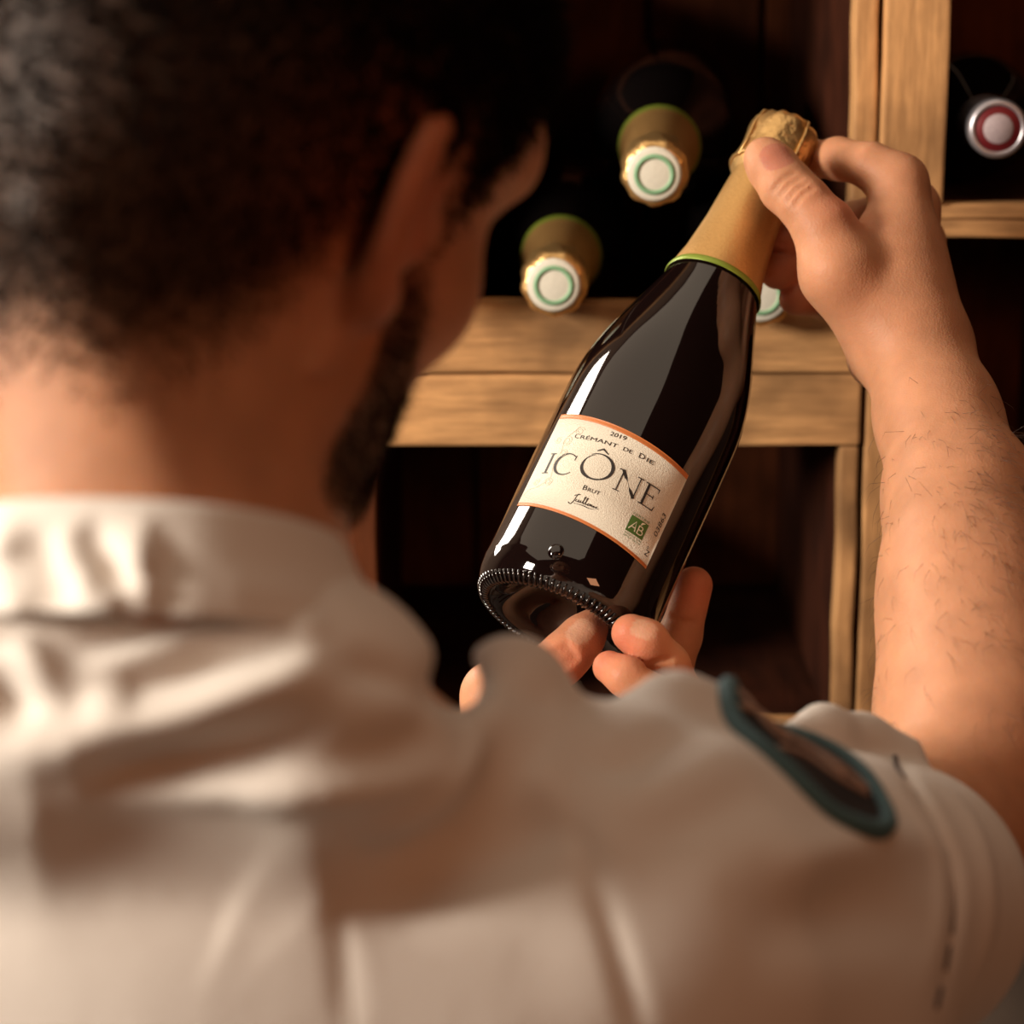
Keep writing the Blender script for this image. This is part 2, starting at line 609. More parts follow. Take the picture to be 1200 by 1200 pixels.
# ------------------------------------------------------------------ wooden crates
def board(name, lo, hi, m, parent, bevel=0.0018, wob=0.0004):
    lo, hi = np.asarray(lo, float), np.asarray(hi, float)
    c = (lo + hi) / 2; h = (hi - lo) / 2
    bm = bmesh.new()
    V, F = box_data(-h, h)
    vs_ = [bm.verts.new(v) for v in V]
    for f in F: bm.faces.new([vs_[i] for i in f])
    ax = int(np.argmax(h))
    ed = [e for e in bm.edges if abs((e.verts[0].co - e.verts[1].co)[ax]) > 1e-6]
    bmesh.ops.subdivide_edges(bm, edges=ed, cuts=5)
    ph = rng.random(6) * 6.28
    for v in bm.verts:
        t = v.co[ax] / max(h[ax], 1e-6) * 3
        for q in range(3):
            if q != ax:
                v.co[q] += wob * (math.sin(t * 1.7 + ph[q]) + 0.6 * math.sin(t * 4.1 + ph[q + 3]))
    sharp = [e for e in bm.edges if len(e.link_faces) == 2 and e.calc_face_angle(0) > 0.8]
    bmesh.ops.bevel(bm, geom=sharp, offset=bevel, segments=2, affect='EDGES', profile=0.6)
    me = bpy.data.meshes.new(name)
    bm.to_mesh(me); bm.free()
    o = link_mesh(name, me, m, parent, False)
    o.location = c
    o.matrix_parent_inverse = parent.matrix_world.inverted()
    return o


def qx(x, y=500): return Q(x, y, YF)[0]
def qz(y): return Q(600, y, YF)[2]


def crate(label, x0, x1, z0, z1, side=(0.013, 0.013), rail_b=0.04, rail_t=0.04, floor_drop=0.02, depth=0.34, yf=YF, n_back=4, cuts=None, left_mat='wood_z'):
    """open-fronted wine crate lying on its side: outer box x0..x1, z0..z1, front at yf"""
    root = empty('wine_crate', ((x0 + x1) / 2, yf + depth / 2, z0))
    bpy.context.view_layer.update()
    y1 = yf + depth
    if rail_t:
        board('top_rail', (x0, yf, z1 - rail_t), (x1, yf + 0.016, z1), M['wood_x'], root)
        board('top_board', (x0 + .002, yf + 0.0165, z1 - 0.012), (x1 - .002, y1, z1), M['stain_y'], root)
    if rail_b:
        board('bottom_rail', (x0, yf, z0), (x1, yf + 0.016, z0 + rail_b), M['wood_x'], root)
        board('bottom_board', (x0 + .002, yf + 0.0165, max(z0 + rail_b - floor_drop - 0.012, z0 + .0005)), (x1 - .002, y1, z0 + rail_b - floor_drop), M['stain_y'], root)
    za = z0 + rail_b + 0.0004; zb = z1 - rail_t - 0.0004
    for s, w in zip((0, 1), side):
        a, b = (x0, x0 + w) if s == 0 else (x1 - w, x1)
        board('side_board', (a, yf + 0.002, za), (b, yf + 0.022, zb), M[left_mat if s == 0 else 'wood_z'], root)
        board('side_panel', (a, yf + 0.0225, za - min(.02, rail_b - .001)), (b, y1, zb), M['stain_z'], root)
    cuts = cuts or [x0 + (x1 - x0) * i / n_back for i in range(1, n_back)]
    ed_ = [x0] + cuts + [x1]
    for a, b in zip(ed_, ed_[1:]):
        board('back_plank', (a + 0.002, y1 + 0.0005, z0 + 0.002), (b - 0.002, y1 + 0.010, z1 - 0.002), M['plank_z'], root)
    board('added_back_sheet', (x0 + 0.001, y1 + 0.0125, z0 + 0.002), (x1 - 0.001, y1 + 0.018, z1 - 0.002), M['stain_z'], root)  # added dark sheet, keeps wall light out of the plank gaps
    tag(root, label, 'crate')
    return root


xl = qx(400)
zA = qz(355); zB = qz(438.5); zC = qz(523)
# upper left crate: bottom rail 355..438, right side board 1001..1028
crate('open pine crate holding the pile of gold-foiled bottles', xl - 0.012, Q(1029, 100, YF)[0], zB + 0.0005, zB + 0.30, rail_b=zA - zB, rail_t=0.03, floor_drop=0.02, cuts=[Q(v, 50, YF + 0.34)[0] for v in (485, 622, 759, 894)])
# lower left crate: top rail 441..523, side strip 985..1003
crate('empty dark open pine crate below the gold-foiled bottles', qx(394), Q(1009, 480, YF)[0], qz(888), zB - 0.0007, side=(0.022, 0.0105), left_mat='plank_z', rail_b=0.022, rail_t=zB - zC - .0007, floor_drop=0.006, n_back=4)  # left board in darker wood: the head's shadow put into its colour
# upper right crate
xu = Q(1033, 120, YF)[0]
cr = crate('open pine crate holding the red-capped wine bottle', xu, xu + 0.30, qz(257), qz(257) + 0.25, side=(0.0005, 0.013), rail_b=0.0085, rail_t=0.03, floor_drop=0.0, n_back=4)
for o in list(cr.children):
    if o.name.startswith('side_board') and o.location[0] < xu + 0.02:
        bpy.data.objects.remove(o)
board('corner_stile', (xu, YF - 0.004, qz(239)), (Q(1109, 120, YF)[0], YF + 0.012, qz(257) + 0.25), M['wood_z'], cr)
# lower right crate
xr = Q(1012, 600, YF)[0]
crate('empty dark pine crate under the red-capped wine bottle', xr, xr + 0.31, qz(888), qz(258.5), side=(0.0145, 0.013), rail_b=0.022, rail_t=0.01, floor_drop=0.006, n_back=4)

# a timber stand carries the crates
st = empty('timber_stand', (0.09, YF + 0.17, 0))
bpy.context.view_layer.update()
zs_ = min(qz(888), qz(888)) - 0.0022
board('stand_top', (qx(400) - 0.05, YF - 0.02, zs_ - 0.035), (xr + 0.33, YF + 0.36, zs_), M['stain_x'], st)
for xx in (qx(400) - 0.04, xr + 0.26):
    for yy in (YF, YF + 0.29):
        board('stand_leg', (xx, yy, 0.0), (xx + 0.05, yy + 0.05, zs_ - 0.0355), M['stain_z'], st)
tag(st, 'dark timber stand carrying the stacked pine crates', 'stand')

# ------------------------------------------------------------------ stored bottles
def frame_from_axis(a, ref=(0, 0, 1)):
    a = Vector(a).normalized(); r = Vector(ref)
    x = r.cross(a).normalized(); y = a.cross(x)
    return Matrix((x, y, a)).transposed()


BODY_PROFILE = [(0.0, 0.018), (0.012, 0.017), (0.022, 0.012), (0.030, 0.004), (0.034, 0.0), (0.038, 0.0008), (0.0415, 0.005), (0.0428, 0.012)]


def stored_bottle(kind):
    root = empty('wine_bottle')
    bpy.context.view_layer.update()
    R0 = 0.042
    if kind == 'sparkling':
        prof = BODY_PROFILE[:-2] + [(R0, 0.012), (R0, 0.13), (0.040, 0.145), (0.035, 0.162), (0.028, 0.182), (0.0225, 0.2), (0.0195, 0.22), (0.0165, 0.262), (0.0165, 0.27), (0, 0.27)]
        mesh_from('glass_body', *lathe_data(prof, 40), M['glass_far'], root)
        f = mesh_from('foil', *lathe_data([(0.0232, 0.199), (0.0204, 0.22), (0.0172, 0.262), (0.0172, 0.268)], 40), M['gold'], root)
        mesh_from('foil_band', *lathe_data([(0.0238, 0.197), (0.0236, 0.2), (0.0226, 0.2035)], 40), M['green_band'], f)
        V, F = lathe_data([(0.0172, 0.266), (0.0186, 0.270), (0.0188, 0.276), (0.0178, 0.284), (0.0182, 0.292), (0.0176, 0.2965), (0.015, 0.299), (0, 0.2995)], 40)
        V = [v * np.array([1 + 0.035 * math.sin(9 * math.atan2(v[1], v[0]) + 160 * v[2])] * 2 + [1]) for v in V]
        mesh_from('wired_cap', V, F, M['gold_crinkle'], root)
        d = mesh_from('cap_plaque', *lathe_data([(0.0146, 0.2985), (0.0144, 0.3008), (0.013, 0.3014), (0, 0.3016)], 36), M['cap_white'], root)
        mesh_from('printed_ring', *lathe_data([(0.0084, 0.30145), (0.0084, 0.3020), (0.0110, 0.3019), (0.0110, 0.3013)], 36), M['cap_green'], d)
    else:
        prof = [(x * 0.9, z) for x, z in BODY_PROFILE[:-2]] + [(0.037, 0.01), (0.037, 0.19), (0.035, 0.205), (0.028, 0.22), (0.018, 0.235), (0.0145, 0.25), (0.0138, 0.29), (0, 0.29)]
        mesh_from('glass_body', *lathe_data(prof, 40), M['glass_far'], root)
        mesh_from('capsule', *lathe_data([(0.0155, 0.245), (0.0146, 0.262), (0.0146, 0.285), (0.0160, 0.287), (0.0162, 0.297), (0.0150, 0.2998), (0.0126, 0.3000), (0.0124, 0.2985)], 40), M['cap_silver'], root)
        d = mesh_from('cap_disc', *lathe_data([(0.0127, 0.2988), (0.0118, 0.2996), (0, 0.2998)], 36), M['cap_red'], root)
        mesh_from('printed_emblem', *lathe_data([(0.0082, 0.29985), (0.0078, 0.3003), (0, 0.3004)], 24), M['cap_pale'], d)
    return root


def copy_tree(o, parent=None):
    c = o.copy(); col.objects.link(c); c.parent = parent
    for ch in list(o.children): copy_tree(ch, c)
    return c


def pose_bottle(o, cap, base, label, group=None):
    cap, base = Vector(cap), Vector(base)
    a = (cap - base).normalized()
    m = frame_from_axis(a).to_4x4()
    m.translation = cap - a * 0.3
    o.matrix_world = m
    tag(o, label, 'bottle', group)


zlow = zA - 0.02 + 0.0425
ztop = zlow + 0.070
G = 'gold-foiled bottles lying in the crate'
sb = stored_bottle('sparkling')
b2 = sb
bottles = [sb] + [copy_tree(sb) for _ in range(4)]
YC = YF - 0.035
def capx(px, py, Y): return Q(px, py, Y)[0]
capz2 = Q(650, 334, YC)[2]
pose_bottle(bottles[0], (capx(649, 334, YC), YC, capz2), (0.040, YC + 0.3, zlow), 'gold-foiled bottle with white and green cap reaching over the rail below another', G)
pose_bottle(bottles[1], (capx(767, 204, YC - .01), YC - .01, Q(767, 204, YC - .01)[2]), (0.100, YC + 0.29, ztop), 'gold-foiled bottle with white and green cap lying on top of the pile', G)
pose_bottle(bottles[2], (capx(893, 342, YC + .01), YC + .01, Q(893, 346, YC + .01)[2]), (0.150, YC + 0.31, zlow), 'bottle in the crate peeping out behind the held bottle neck', G)
pose_bottle(bottles[3], (capx(535, 215, YC), YC, ztop), (-0.004, YC + 0.3, ztop), 'dark bottle in the crate half hidden by the man\'s face', G)
pose_bottle(bottles[4], (capx(500, 340, YC), YC, zlow), (-0.046, YC + 0.3, zlow), 'dark bottle at the foot of the pile behind the man\'s jaw', G)
rb = stored_bottle('red')
rzc = Q(1170, 151, YF - .01)
pose_bottle(rb, (rzc[0], YF - .01, rzc[2]), (rzc[0] + 0.012, YF + .29, qz(257) + 0.0085 + 0.0375), 'dark wine bottle with silver-rimmed red cap lying in the crate')

# ------------------------------------------------------------------ the bottle in the hands
BB = C(651, 730, 1.22)
BT = C(923, 152, 1.22 + 0.3 * math.sin(math.radians(23)))
BA = (BT - BB) / np.linalg.norm(BT - BB)
vw = BB + 0.06 * BA - CAM; vw /= np.linalg.norm(vw)
BN = -(vw - BA * (vw @ BA)); BN /= np.linalg.norm(BN)
BS = np.cross(BA, BN)
held = empty('sparkling_wine_bottle', BB)
bpy.context.view_layer.update()
BROT = np.stack([BS, -BN, BA], 1)       # local x = right, local -y = front, local z = up the bottle


def bl(v):
    return BB + BROT @ np.asarray(v, float)


def bdata(d):
    return [bl(v) for v in d[0]], d[1]


RB = 0.044
prof = [(0.0, 0.024), (0.008, 0.0235), (0.016, 0.020), (0.023, 0.013), (0.0285, 0.005), (0.0325, 0.001), (0.0355, 0.0), (0.0385, 0.0012), (0.0412, 0.0045), (0.0430, 0.009), (0.0438, 0.014),
        (RB, 0.02), (RB, 0.06), (RB, 0.10), (0.0438, 0.118), (0.0428, 0.130), (0.0405, 0.143), (0.0370, 0.156), (0.0325, 0.170), (0.0278, 0.184), (0.0238, 0.197), (0.0205, 0.212), (0.0178, 0.232), (0.0155, 0.262), (0.0155, 0.272), (0, 0.272)]
pp = smooth_line([np.array([r, z, 0]) for r, z in prof], 3)
prof_s = [(max(p[0], 0), p[1]) for p in pp]
prof_s[0] = (0, 0.024); prof_s[-1] = (0, 0.272)
gb = mesh_from('glass_body', *bdata(lathe_data(prof_s, 96)), M['glass'], held)
# knurled ring of little glass bars round the foot, and a mould lug
parts = []
nb = 84
for i in range(nb):
    a = 2 * math.pi * i / nb
    r0, r1 = 0.0345, 0.0392
    ca, sa = math.cos(a), math.sin(a)
    parts.append(tube_data([(r0 * ca, r0 * sa, -0.0001), ((r0 + r1) / 2 * ca, (r0 + r1) / 2 * sa, -0.0004), (r1 * ca, r1 * sa, 0.0012), (0.0408 * ca, 0.0408 * sa, 0.0036)], 0.00085, 6))
kn = mesh_from('knurled_foot', *bdata(join_data(parts)), M['glass'], gb)
kn['kind'] = 'stuff'
ang = 2 / 44.0
lug = lathe_data([(0.0042, -0.0012), (0.0036, 0.0006), (0.002, 0.0013), (0, 0.0015)], 20)
def on_wall(u, v, off=0.0, r=RB):
    """label coordinates in millimetres (u round the wall, v up) -> world"""
    t = u / 1000 / r
    return bl(((r + off) * math.sin(t), -(r + off) * math.cos(t), v / 1000))
lv = []
for v in lug[0]:
    lv.append(on_wall(-14 + v[0] * 1000, 15.5 + v[1] * 1000, v[2]))
mesh_from('mould_lug', lv, lug[1], M['glass'], gb)
# foil sleeve, band and crinkled cap
fo = mesh_from('foil_sleeve', *bdata(lathe_data([(0.0248, 0.1965), (0.0247, 0.1975), (0.0213, 0.212), (0.0186, 0.232), (0.0164, 0.262), (0.0166, 0.268)], 64)), M['gold'], held)
mesh_from('foil_band', *bdata(lathe_data([(0.0252, 0.1960), (0.0256, 0.1968), (0.0251, 0.1985), (0.0246, 0.1995)], 64)), M['green_band'], fo)
V, F = lathe_data([(0.0164, 0.264), (0.0185, 0.267), (0.0190, 0.271), (0.0180, 0.276), (0.0178, 0.281), (0.0182, 0.286), (0.0186, 0.291), (0.0180, 0.2955), (0.0160, 0.2990), (0.0120, 0.3010), (0.006, 0.3018), (0, 0.302)], 64)
nz = rng.random((6, 3))
V2 = []
for v in V:
    a = math.atan2(v[1], v[0]); q = 0
    for i in range(6):
        q += math.sin((5 + 3 * i) * a + 90 * (1 + i) * v[2] * (1 if i % 2 else -1.3) + nz[i, 0] * 6.3) * (0.5 + nz[i, 1]) / (1.4 + 0.5 * i)
    s = 1 + 0.03 * q
    V2.append(np.array([v[0] * s, v[1] * s, v[2] + 0.0004 * q]))
mesh_from('wired_cap', *bdata((V2, F)), M['gold_crinkle'], held)
parts = []
for i in range(4):
    a = i * math.pi / 2 + 0.5
    parts.append(tube_data([bl((r * math.cos(a), r * math.sin(a), z)) for r, z in [(0.0192, 0.268), (0.0188, 0.278), (0.0190, 0.290), (0.0172, 0.2985), (0.010, 0.3025)]], 0.0008, 6))
parts.append(tube_data([bl((0.0192 * math.cos(a), 0.0192 * math.sin(a), 0.2695)) for a in np.linspace(0, 2 * math.pi, 48)[:-1]], 0.0010, 6, True))
mesh_from('wire_cage', *join_data(parts), M['gold_crinkle'], held)


# label
def top_v(u): return 84.4 - 0.10 * u
def bot_v(u): return 32.2 - 0.10 * u


def label_strip(name, lo, hi, m, parent, off=0.0003, u0=-48.5, u1=28.7, th=0.00025):
    V, F = [], []
    nu, nv = 56, 3
    for layer in (off, off - th):
        for i in range(nu + 1):
            u = u0 + (u1 - u0) * i / nu
            for j in range(nv + 1):
                V.append(on_wall(u, lo(u) + (hi(u) - lo(u)) * j / nv, layer))
    n1 = (nu + 1) * (nv + 1)
    idx = lambda l, i, j: l * n1 + i * (nv + 1) + j
    for i in range(nu):
        for j in range(nv):
            F.append((idx(0, i, j), idx(0, i + 1, j), idx(0, i + 1, j + 1), idx(0, i, j + 1)))
            F.append((idx(1, i, j), idx(1, i, j + 1), idx(1, i + 1, j + 1), idx(1, i + 1, j)))
        for j in (0, nv):
            F.append((idx(0, i, j), idx(1, i, j), idx(1, i + 1, j), idx(0, i + 1, j)))
    for j in range(nv):
        for i in (0, nu):
            F.append((idx(0, i, j), idx(0, i, j + 1), idx(1, i, j + 1), idx(1, i, j)))
    return mesh_from(name, V, F, m, parent)


lab = label_strip('label', lambda u: bot_v(u) + 1.5, lambda u: top_v(u) - 2.5, M['paper'], held)
label_strip('label_edge', lambda u: top_v(u) - 2.55, top_v, M['orange'], lab)
label_strip('label_edge', bot_v, lambda u: bot_v(u) + 1.55, M['orange'], lab)


def flat_to_wall(name, polys, m, off=0.0005, parent=None):
    """polys: list of (points2d, faces) in label millimetres"""
    V, F = [], []
    for P, Fs in polys:
        o = len(V)
        V += [on_wall(p[0], p[1], off) for p in P]
        F += [tuple(i + o for i in f) for f in Fs]
    return mesh_from(name, V, F, m, parent or lab, False)


def stroke(pts, w, n=6, sm=True):
    """flat ribbon along a 2D line; w a width or a list"""
    P = smooth_line([np.array([*p, 0.0]) for p in pts], n) if sm else [np.array([*p, 0.0]) for p in pts]
    N = len(P)
    ws = [w] * N if np.isscalar(w) else np.interp(np.linspace(0, 1, N), np.linspace(0, 1, len(w)), w)
    V, F = [], []
    for i, p in enumerate(P):
        t = P[min(i + 1, N - 1)] - P[max(i - 1, 0)]
        t /= np.linalg.norm(t) + 1e-9
        nrm = np.array([-t[1], t[0]])
        V += [p[:2] + nrm * ws[i] / 2, p[:2] - nrm * ws[i] / 2]
    for i in range(N - 1):
        F.append((2 * i, 2 * i + 1, 2 * i + 3, 2 * i + 2))
    return V, F


def rect(u0, v0, u1, v1, n=4):
    return stroke([((u0 + u1) / 2, v0), ((u0 + u1) / 2, v1)], u1 - u0, sm=False) if (u1 - u0) < (v1 - v0) else stroke([(u0 + (u1 - u0) * i / n, (v0 + v1) / 2) for i in range(n + 1)], v1 - v0, sm=False)


title = []
# I
title += [rect(-39.45, 54.4, -38.2, 65.6), rect(-40.7, 65.2, -37.0, 65.7), rect(-40.7, 54.3, -37.0, 54.8)]
# C
a = np.radians(np.linspace(48, 318, 30))
title += [stroke([(-28.9 + 5.7 * math.cos(t), 60.0 + 5.8 * math.sin(t)) for t in a], [0.35, 0.6, 1.3, 1.6, 1.2, 0.6, 0.35], 2)]
title += [stroke([(-25.15, 62.6), (-25.0, 65.2)], 0.4, sm=False)]
# O with a brush start and its circumflex
a = np.radians(np.linspace(128, 128 - 372, 44))
title += [stroke([(-13.6 + (8.0 - 0.025 * i) * math.cos(t), 62.2 + (6.9 - 0.012 * i) * math.sin(t)) for i, t in enumerate(a)], [0.3, 0.6, 1.1, 1.7, 1.3, 0.7, 0.9, 1.6, 1.3, 0.5, 0.2], 2)]
title += [stroke([(-16.6, 70.2), (-13.9, 72.0)], [0.5, 0.9], sm=False), stroke([(-14.3, 72.0), (-11.0, 70.0)], [0.9, 0.5], sm=False)]
# N
title += [rect(-1.4, 55.0, -0.85, 65.6), stroke([(-1.6, 65.7), (7.8, 54.6)], 1.5, sm=False), rect(7.3, 54.8, 7.85, 65.8), rect(-3.4, 65.3, -0.6, 65.8), rect(-2.7, 54.5, 0.4, 54.95), rect(5.8, 65.4, 9.2, 65.85)]
# E
title += [rect(11.6, 54.6, 12.85, 65.7), rect(10.3, 65.3, 17.8, 65.8), rect(10.3, 54.4, 18.3, 54.9), rect(12.6, 60.2, 16.2, 60.65),
          stroke([(17.7, 65.8), (17.9, 63.6)], [0.6, 0.25], sm=False), stroke([(18.2, 54.4), (18.7, 57.0)], [0.6, 0.25], sm=False), rect(16.0, 59.3, 16.35, 61.6)]
flat_to_wall('title_lettering', title, M['ink'])


def text_poly(s, u0, u1, v, h, rot=0, shear=0.0):
    """built-in font text fitted to u0..u1 with cap height h, baseline v"""
    cu = bpy.data.curves.new('txt', 'FONT')
    cu.body = s; cu.resolution_u = 3
    cu.shear = shear
    o = bpy.data.objects.new('txt', cu); col.objects.link(o)
    bpy.context.view_layer.update()
    ev = o.evaluated_get(bpy.context.evaluated_depsgraph_get())
    me = ev.to_mesh()
    P = np.array([v_.co[:2] for v_ in me.vertices]); Fs = [tuple(p.vertices) for p in me.polygons]
    ev.to_mesh_clear()
    bpy.data.objects.remove(o); bpy.data.curves.remove(cu)
    P = P - P.min(0) * np.array([1, 0])
    w = P[:, 0].max()
    P = P * np.array([(u1 - u0) / w, h / 0.70])
    if rot:
        P = np.stack([-P[:, 1], P[:, 0]], 1)
        P = P + np.array([v, u0])
    else:
        P = P + np.array([u0, v])
    return [p for p in P], Fs


flat_to_wall('year_lettering', [text_poly('2019', -14.6, -6.6, 79.7, 2.2)], M['ink'])
# small capitals: large initials, smaller rest
flat_to_wall('appellation_lettering', [text_poly(s, u0, u1, 74.6, h) for s, u0, u1, h in [('C', -31.2, -28.6, 2.6), ('R\u00c9MANT', -27.9, -8.8, 2.0), ('DE', -5.9, -1.4, 2.0), ('D', 2.0, 4.9, 2.6), ('IE', 6.0, 9.9, 2.0)]], M['ink'])
flat_to_wall('style_lettering', [text_poly('B', -15.2, -13.2, 48.9, 2.6), text_poly('RUT', -12.7, -6.8, 48.9, 1.95)], M['ink'])
flat_to_wall('number_lettering', [text_poly('N\u00ba', 34.4, 39.0, 26.6, 2.3, rot=1), text_poly('03863', 45.4, 57.6, 26.6, 2.3, rot=1, shear=0.15)], M['ink'])
sig = [stroke([(-18.9, 40.9), (-17.6, 40.2), (-16.6, 42.2), (-16.0, 45.8), (-15.0, 46.1), (-16.6, 45.4), (-17.3, 44.8)], 0.35, 5),
       stroke([(-15.4, 43.4), (-15.9, 42.4), (-14.9, 42.2), (-14.5, 43.4), (-14.5, 42.2), (-13.8, 42.4), (-13.5, 43.3), (-13.4, 42.3), (-12.6, 42.6), (-11.9, 45.6), (-12.3, 45.4), (-12.1, 42.2), (-11.3, 42.7),
               (-10.7, 45.4), (-11.1, 45.2), (-10.8, 42.1), (-10.0, 42.6), (-9.5, 43.2), (-9.9, 42.2), (-9.2, 42.2), (-8.7, 43.2), (-8.5, 42.1), (-8.0, 43.1), (-7.6, 42.0), (-6.8, 43.0), (-6.9, 42.1), (-6.0, 42.5), (-5.5, 43.1), (-5.8, 42.2), (-4.5, 42.3)], 0.32, 4),
       stroke([(-16.4, 41.0), (-12, 41.2), (-8.6, 40.9), (-5.4, 41.6)], [0.15, 0.4, 0.35, 0.1], 5)]
flat_to_wall('signature', sig, M['ink'])
cert = [rect(10.6, 39.3, 20.3, 47.6)]
mk = flat_to_wall('certification_mark', cert + [text_poly('CERTIFI\u00c9', 10.8, 20.2, 48.3, 0.95), text_poly('AGRICULTURE', 10.7, 20.4, 37.9, 0.85), text_poly('BIOLOGIQUE', 10.9, 20.3, 36.5, 0.85)], M['ink_green'])
flat_to_wall('mark_lettering', [stroke([(11.5, 40.6), (14.0, 45.5), (14.9, 40.6)], 0.6, sm=False), stroke([(12.4, 42.3), (14.6, 42.3)], 0.5, sm=False),
                                 stroke([(16.1, 40.6), (16.1, 44.8)], 0.6, sm=False), stroke([(16.1, 44.7), (17.9, 44.5), (18.2, 43.5), (17.3, 42.8), (16.1, 42.8)], 0.5, 4),
                                 stroke([(16.1, 42.8), (18.3, 42.6), (18.8, 41.5), (17.9, 40.7), (16.1, 40.7)], 0.5, 4), stroke([(16.6, 45.2), (17.0, 46.3), (18.4, 47.0)], [0.3, 1.0, 0.2], 4)], M['ink_cream'], 0.0008)
orn = []
for cx, cy, rr, ph, dr in [(-29.8, 78.6, 2.6, 0.3, 1), (-34.5, 72.6, 3.0, 2.0, -1), (-33.2, 66.3, 2.2, 4.0, 1), (-40.0, 73.0, 2.0, 1.0, 1), (-33.9, 49.5, 2.4, 3.0, -1), (-41.5, 49.3, 2.0, 0.0, 1)]:
    orn.append(stroke([(cx + rr * (1 - t / 15) * math.cos(ph + dr * t), cy + rr * (1 - t / 15) * math.sin(ph + dr * t)) for t in np.linspace(0, 11, 22)], 0.22, 3))
orn.append(stroke([(-48, 42), (-44, 45.5), (-40, 46.5), (-36, 49), (-34, 53), (-36, 60), (-35, 67), (-36, 73), (-33, 78), (-31, 81)], 0.22, 6))
flat_to_wall('ornament', orn, M['ink_grey'])
tag(held, 'dark sparkling wine bottle with cream label and gold foil neck held in both hands', 'bottle')

# ------------------------------------------------------------------ the man
person = empty('person', (C(170, 1100, 0.86)[0], C(170, 1100, 0.86)[1], 0))
bpy.context.view_layer.update()
# head frame: turned right and bowed over the bottle
YAW, BOW, ROLL = math.radians(33), math.radians(24), math.radians(8)
f0 = np.array([math.sin(YAW), math.cos(YAW), 0]); r0 = np.array([math.cos(YAW), -math.sin(YAW), 0]); u0 = np.array([0, 0, 1.0])
hf = math.cos(BOW) * f0 - math.sin(BOW) * u0
hu0 = math.cos(BOW) * u0 + math.sin(BOW) * f0
hr = math.cos(ROLL) * r0 - math.sin(ROLL) * hu0
hu = math.cos(ROLL) * hu0 + math.sin(ROLL) * r0
HO = C(468, 268, 0.80) - 0.073 * hr
ES = 0.80       # ear scale
HM = np.stack([hr, hf, hu], 1)
def H(r, f, u): return HO + HM @ np.array([r, f, u], float)


body = []
neck_lo = C(183, 700, 0.80)
body += [ell(H(0, -0.012, 0.050), (0.0785, 0.097, 0.084), HM, 0.02),
         ell(H(0, -0.045, 0.010), (0.060, 0.056, 0.060), HM, 0.03),
         ell(H(0, 0.034, -0.012), (0.062, 0.056, 0.080), HM, 0.03),
         ell(H(0, 0.032, 0.055), (0.070, 0.066, 0.064), HM, 0.02),
         cone(H(-0.038, 0.079, 0.046), H(0.040, 0.079, 0.046), 0.0145, 0.0145, 0.02)]
for s in (-1, 1):
    body += [ball(H(s * 0.046, 0.054, -0.010), 0.020, 0.02),
             cone(H(s * 0.052, 0.010, -0.044), H(s * 0.014, 0.078, -0.076), 0.020, 0.020, 0.025),
             ell(H(s * 0.036, 0.094, 0.022), (0.022, 0.016, 0.012), HM, 0.010, 's'),
             ball(H(s * 0.032, 0.079, 0.021), 0.0125, 0.004),
             ]
body += [ball(H(0, 0.084, -0.082), 0.018, 0.02),
         cone(H(0, 0.093, 0.022), H(0, 0.113, -0.016), 0.008, 0.0125, 0.012),
         ball(H(-0.011, 0.100, -0.022), 0.008, 0.006), ball(H(0.011, 0.100, -0.022), 0.008, 0.006),
         cone(H(-0.018, 0.093, -0.046), H(0.018, 0.093, -0.046), 0.0065, 0.0065, 0.008),
         cone(H(-0.017, 0.092, -0.056), H(0.017, 0.092, -0.056), 0.007, 0.007, 0.006)]
# ears
for s in (-1, 1):
    def E_(f, u, o=0.0):
        return H(s * (0.071 + ES * ((0.014 - f) * 0.50 + o)), ES * f - 0.002, ES * u)
    hel = [(0.010, 0.004), (0.017, 0.022), (0.010, 0.036), (-0.006, 0.040), (-0.019, 0.030), (-0.024, 0.012), (-0.021, -0.006), (-0.013, -0.022), (-0.004, -0.031), (0.006, -0.024)]
    hl = smooth_line([E_(*p) for p in hel], 4)
    body.append(group(chain(hl, list(np.interp(np.linspace(0, 1, len(hl)), [0, .2, .6, .85, 1], [.003, .0036, .0036, .0050, .0042])), 0.003), 0.004))
    er = math.atan(0.50)
    eo = math.cos(er) * hr * s + math.sin(er) * hf       # ear plane normal
    ef = np.cross(hu, eo); 
    body.append(ell(E_(-0.003, 0.004, -0.001), (0.0030, 0.0195 * ES, 0.034 * ES), np.stack([eo, ef, hu], 1), 0.005))
    body.append(ell(E_(0.003, 0.0, 0.010), (0.006, 0.007, 0.010), np.stack([eo, ef, hu], 1), 0.006, 's'))
    body.append(cone(E_(-0.010, 0.026, 0.0035), E_(-0.012, -0.010, 0.0035), 0.0035, 0.0035, 0.006))
    body.append(ball(E_(0.012, -0.004, 0.0), 0.006, 0.006))
# neck and shoulders (inside the jacket)
body += [cone(H(0, -0.022, -0.015), neck_lo, 0.054, 0.0475, 0.03),
         cone(H(0.0, 0.02, -0.055), C(190, 720, 0.835), 0.040, 0.046, 0.03),
         cone(C(185, 690, 0.80), C(190, 860, 0.87), 0.0475, 0.050, 0.02),
         cone(C(-290, 1130, 0.85), C(680, 1110, 0.85), 0.055, 0.055, 0.05),
         ell(C(170, 1500, 0.88), (0.165, 0.095, 0.24), None, 0.06)]
# neck muscles seen from behind
body += [cone(H(-0.022, -0.085, -0.035), C(110, 680, 0.770), 0.012, 0.012, 0.03), cone(H(0.022, -0.085, -0.035), C(225, 680, 0.770), 0.012, 0.012, 0.03)]

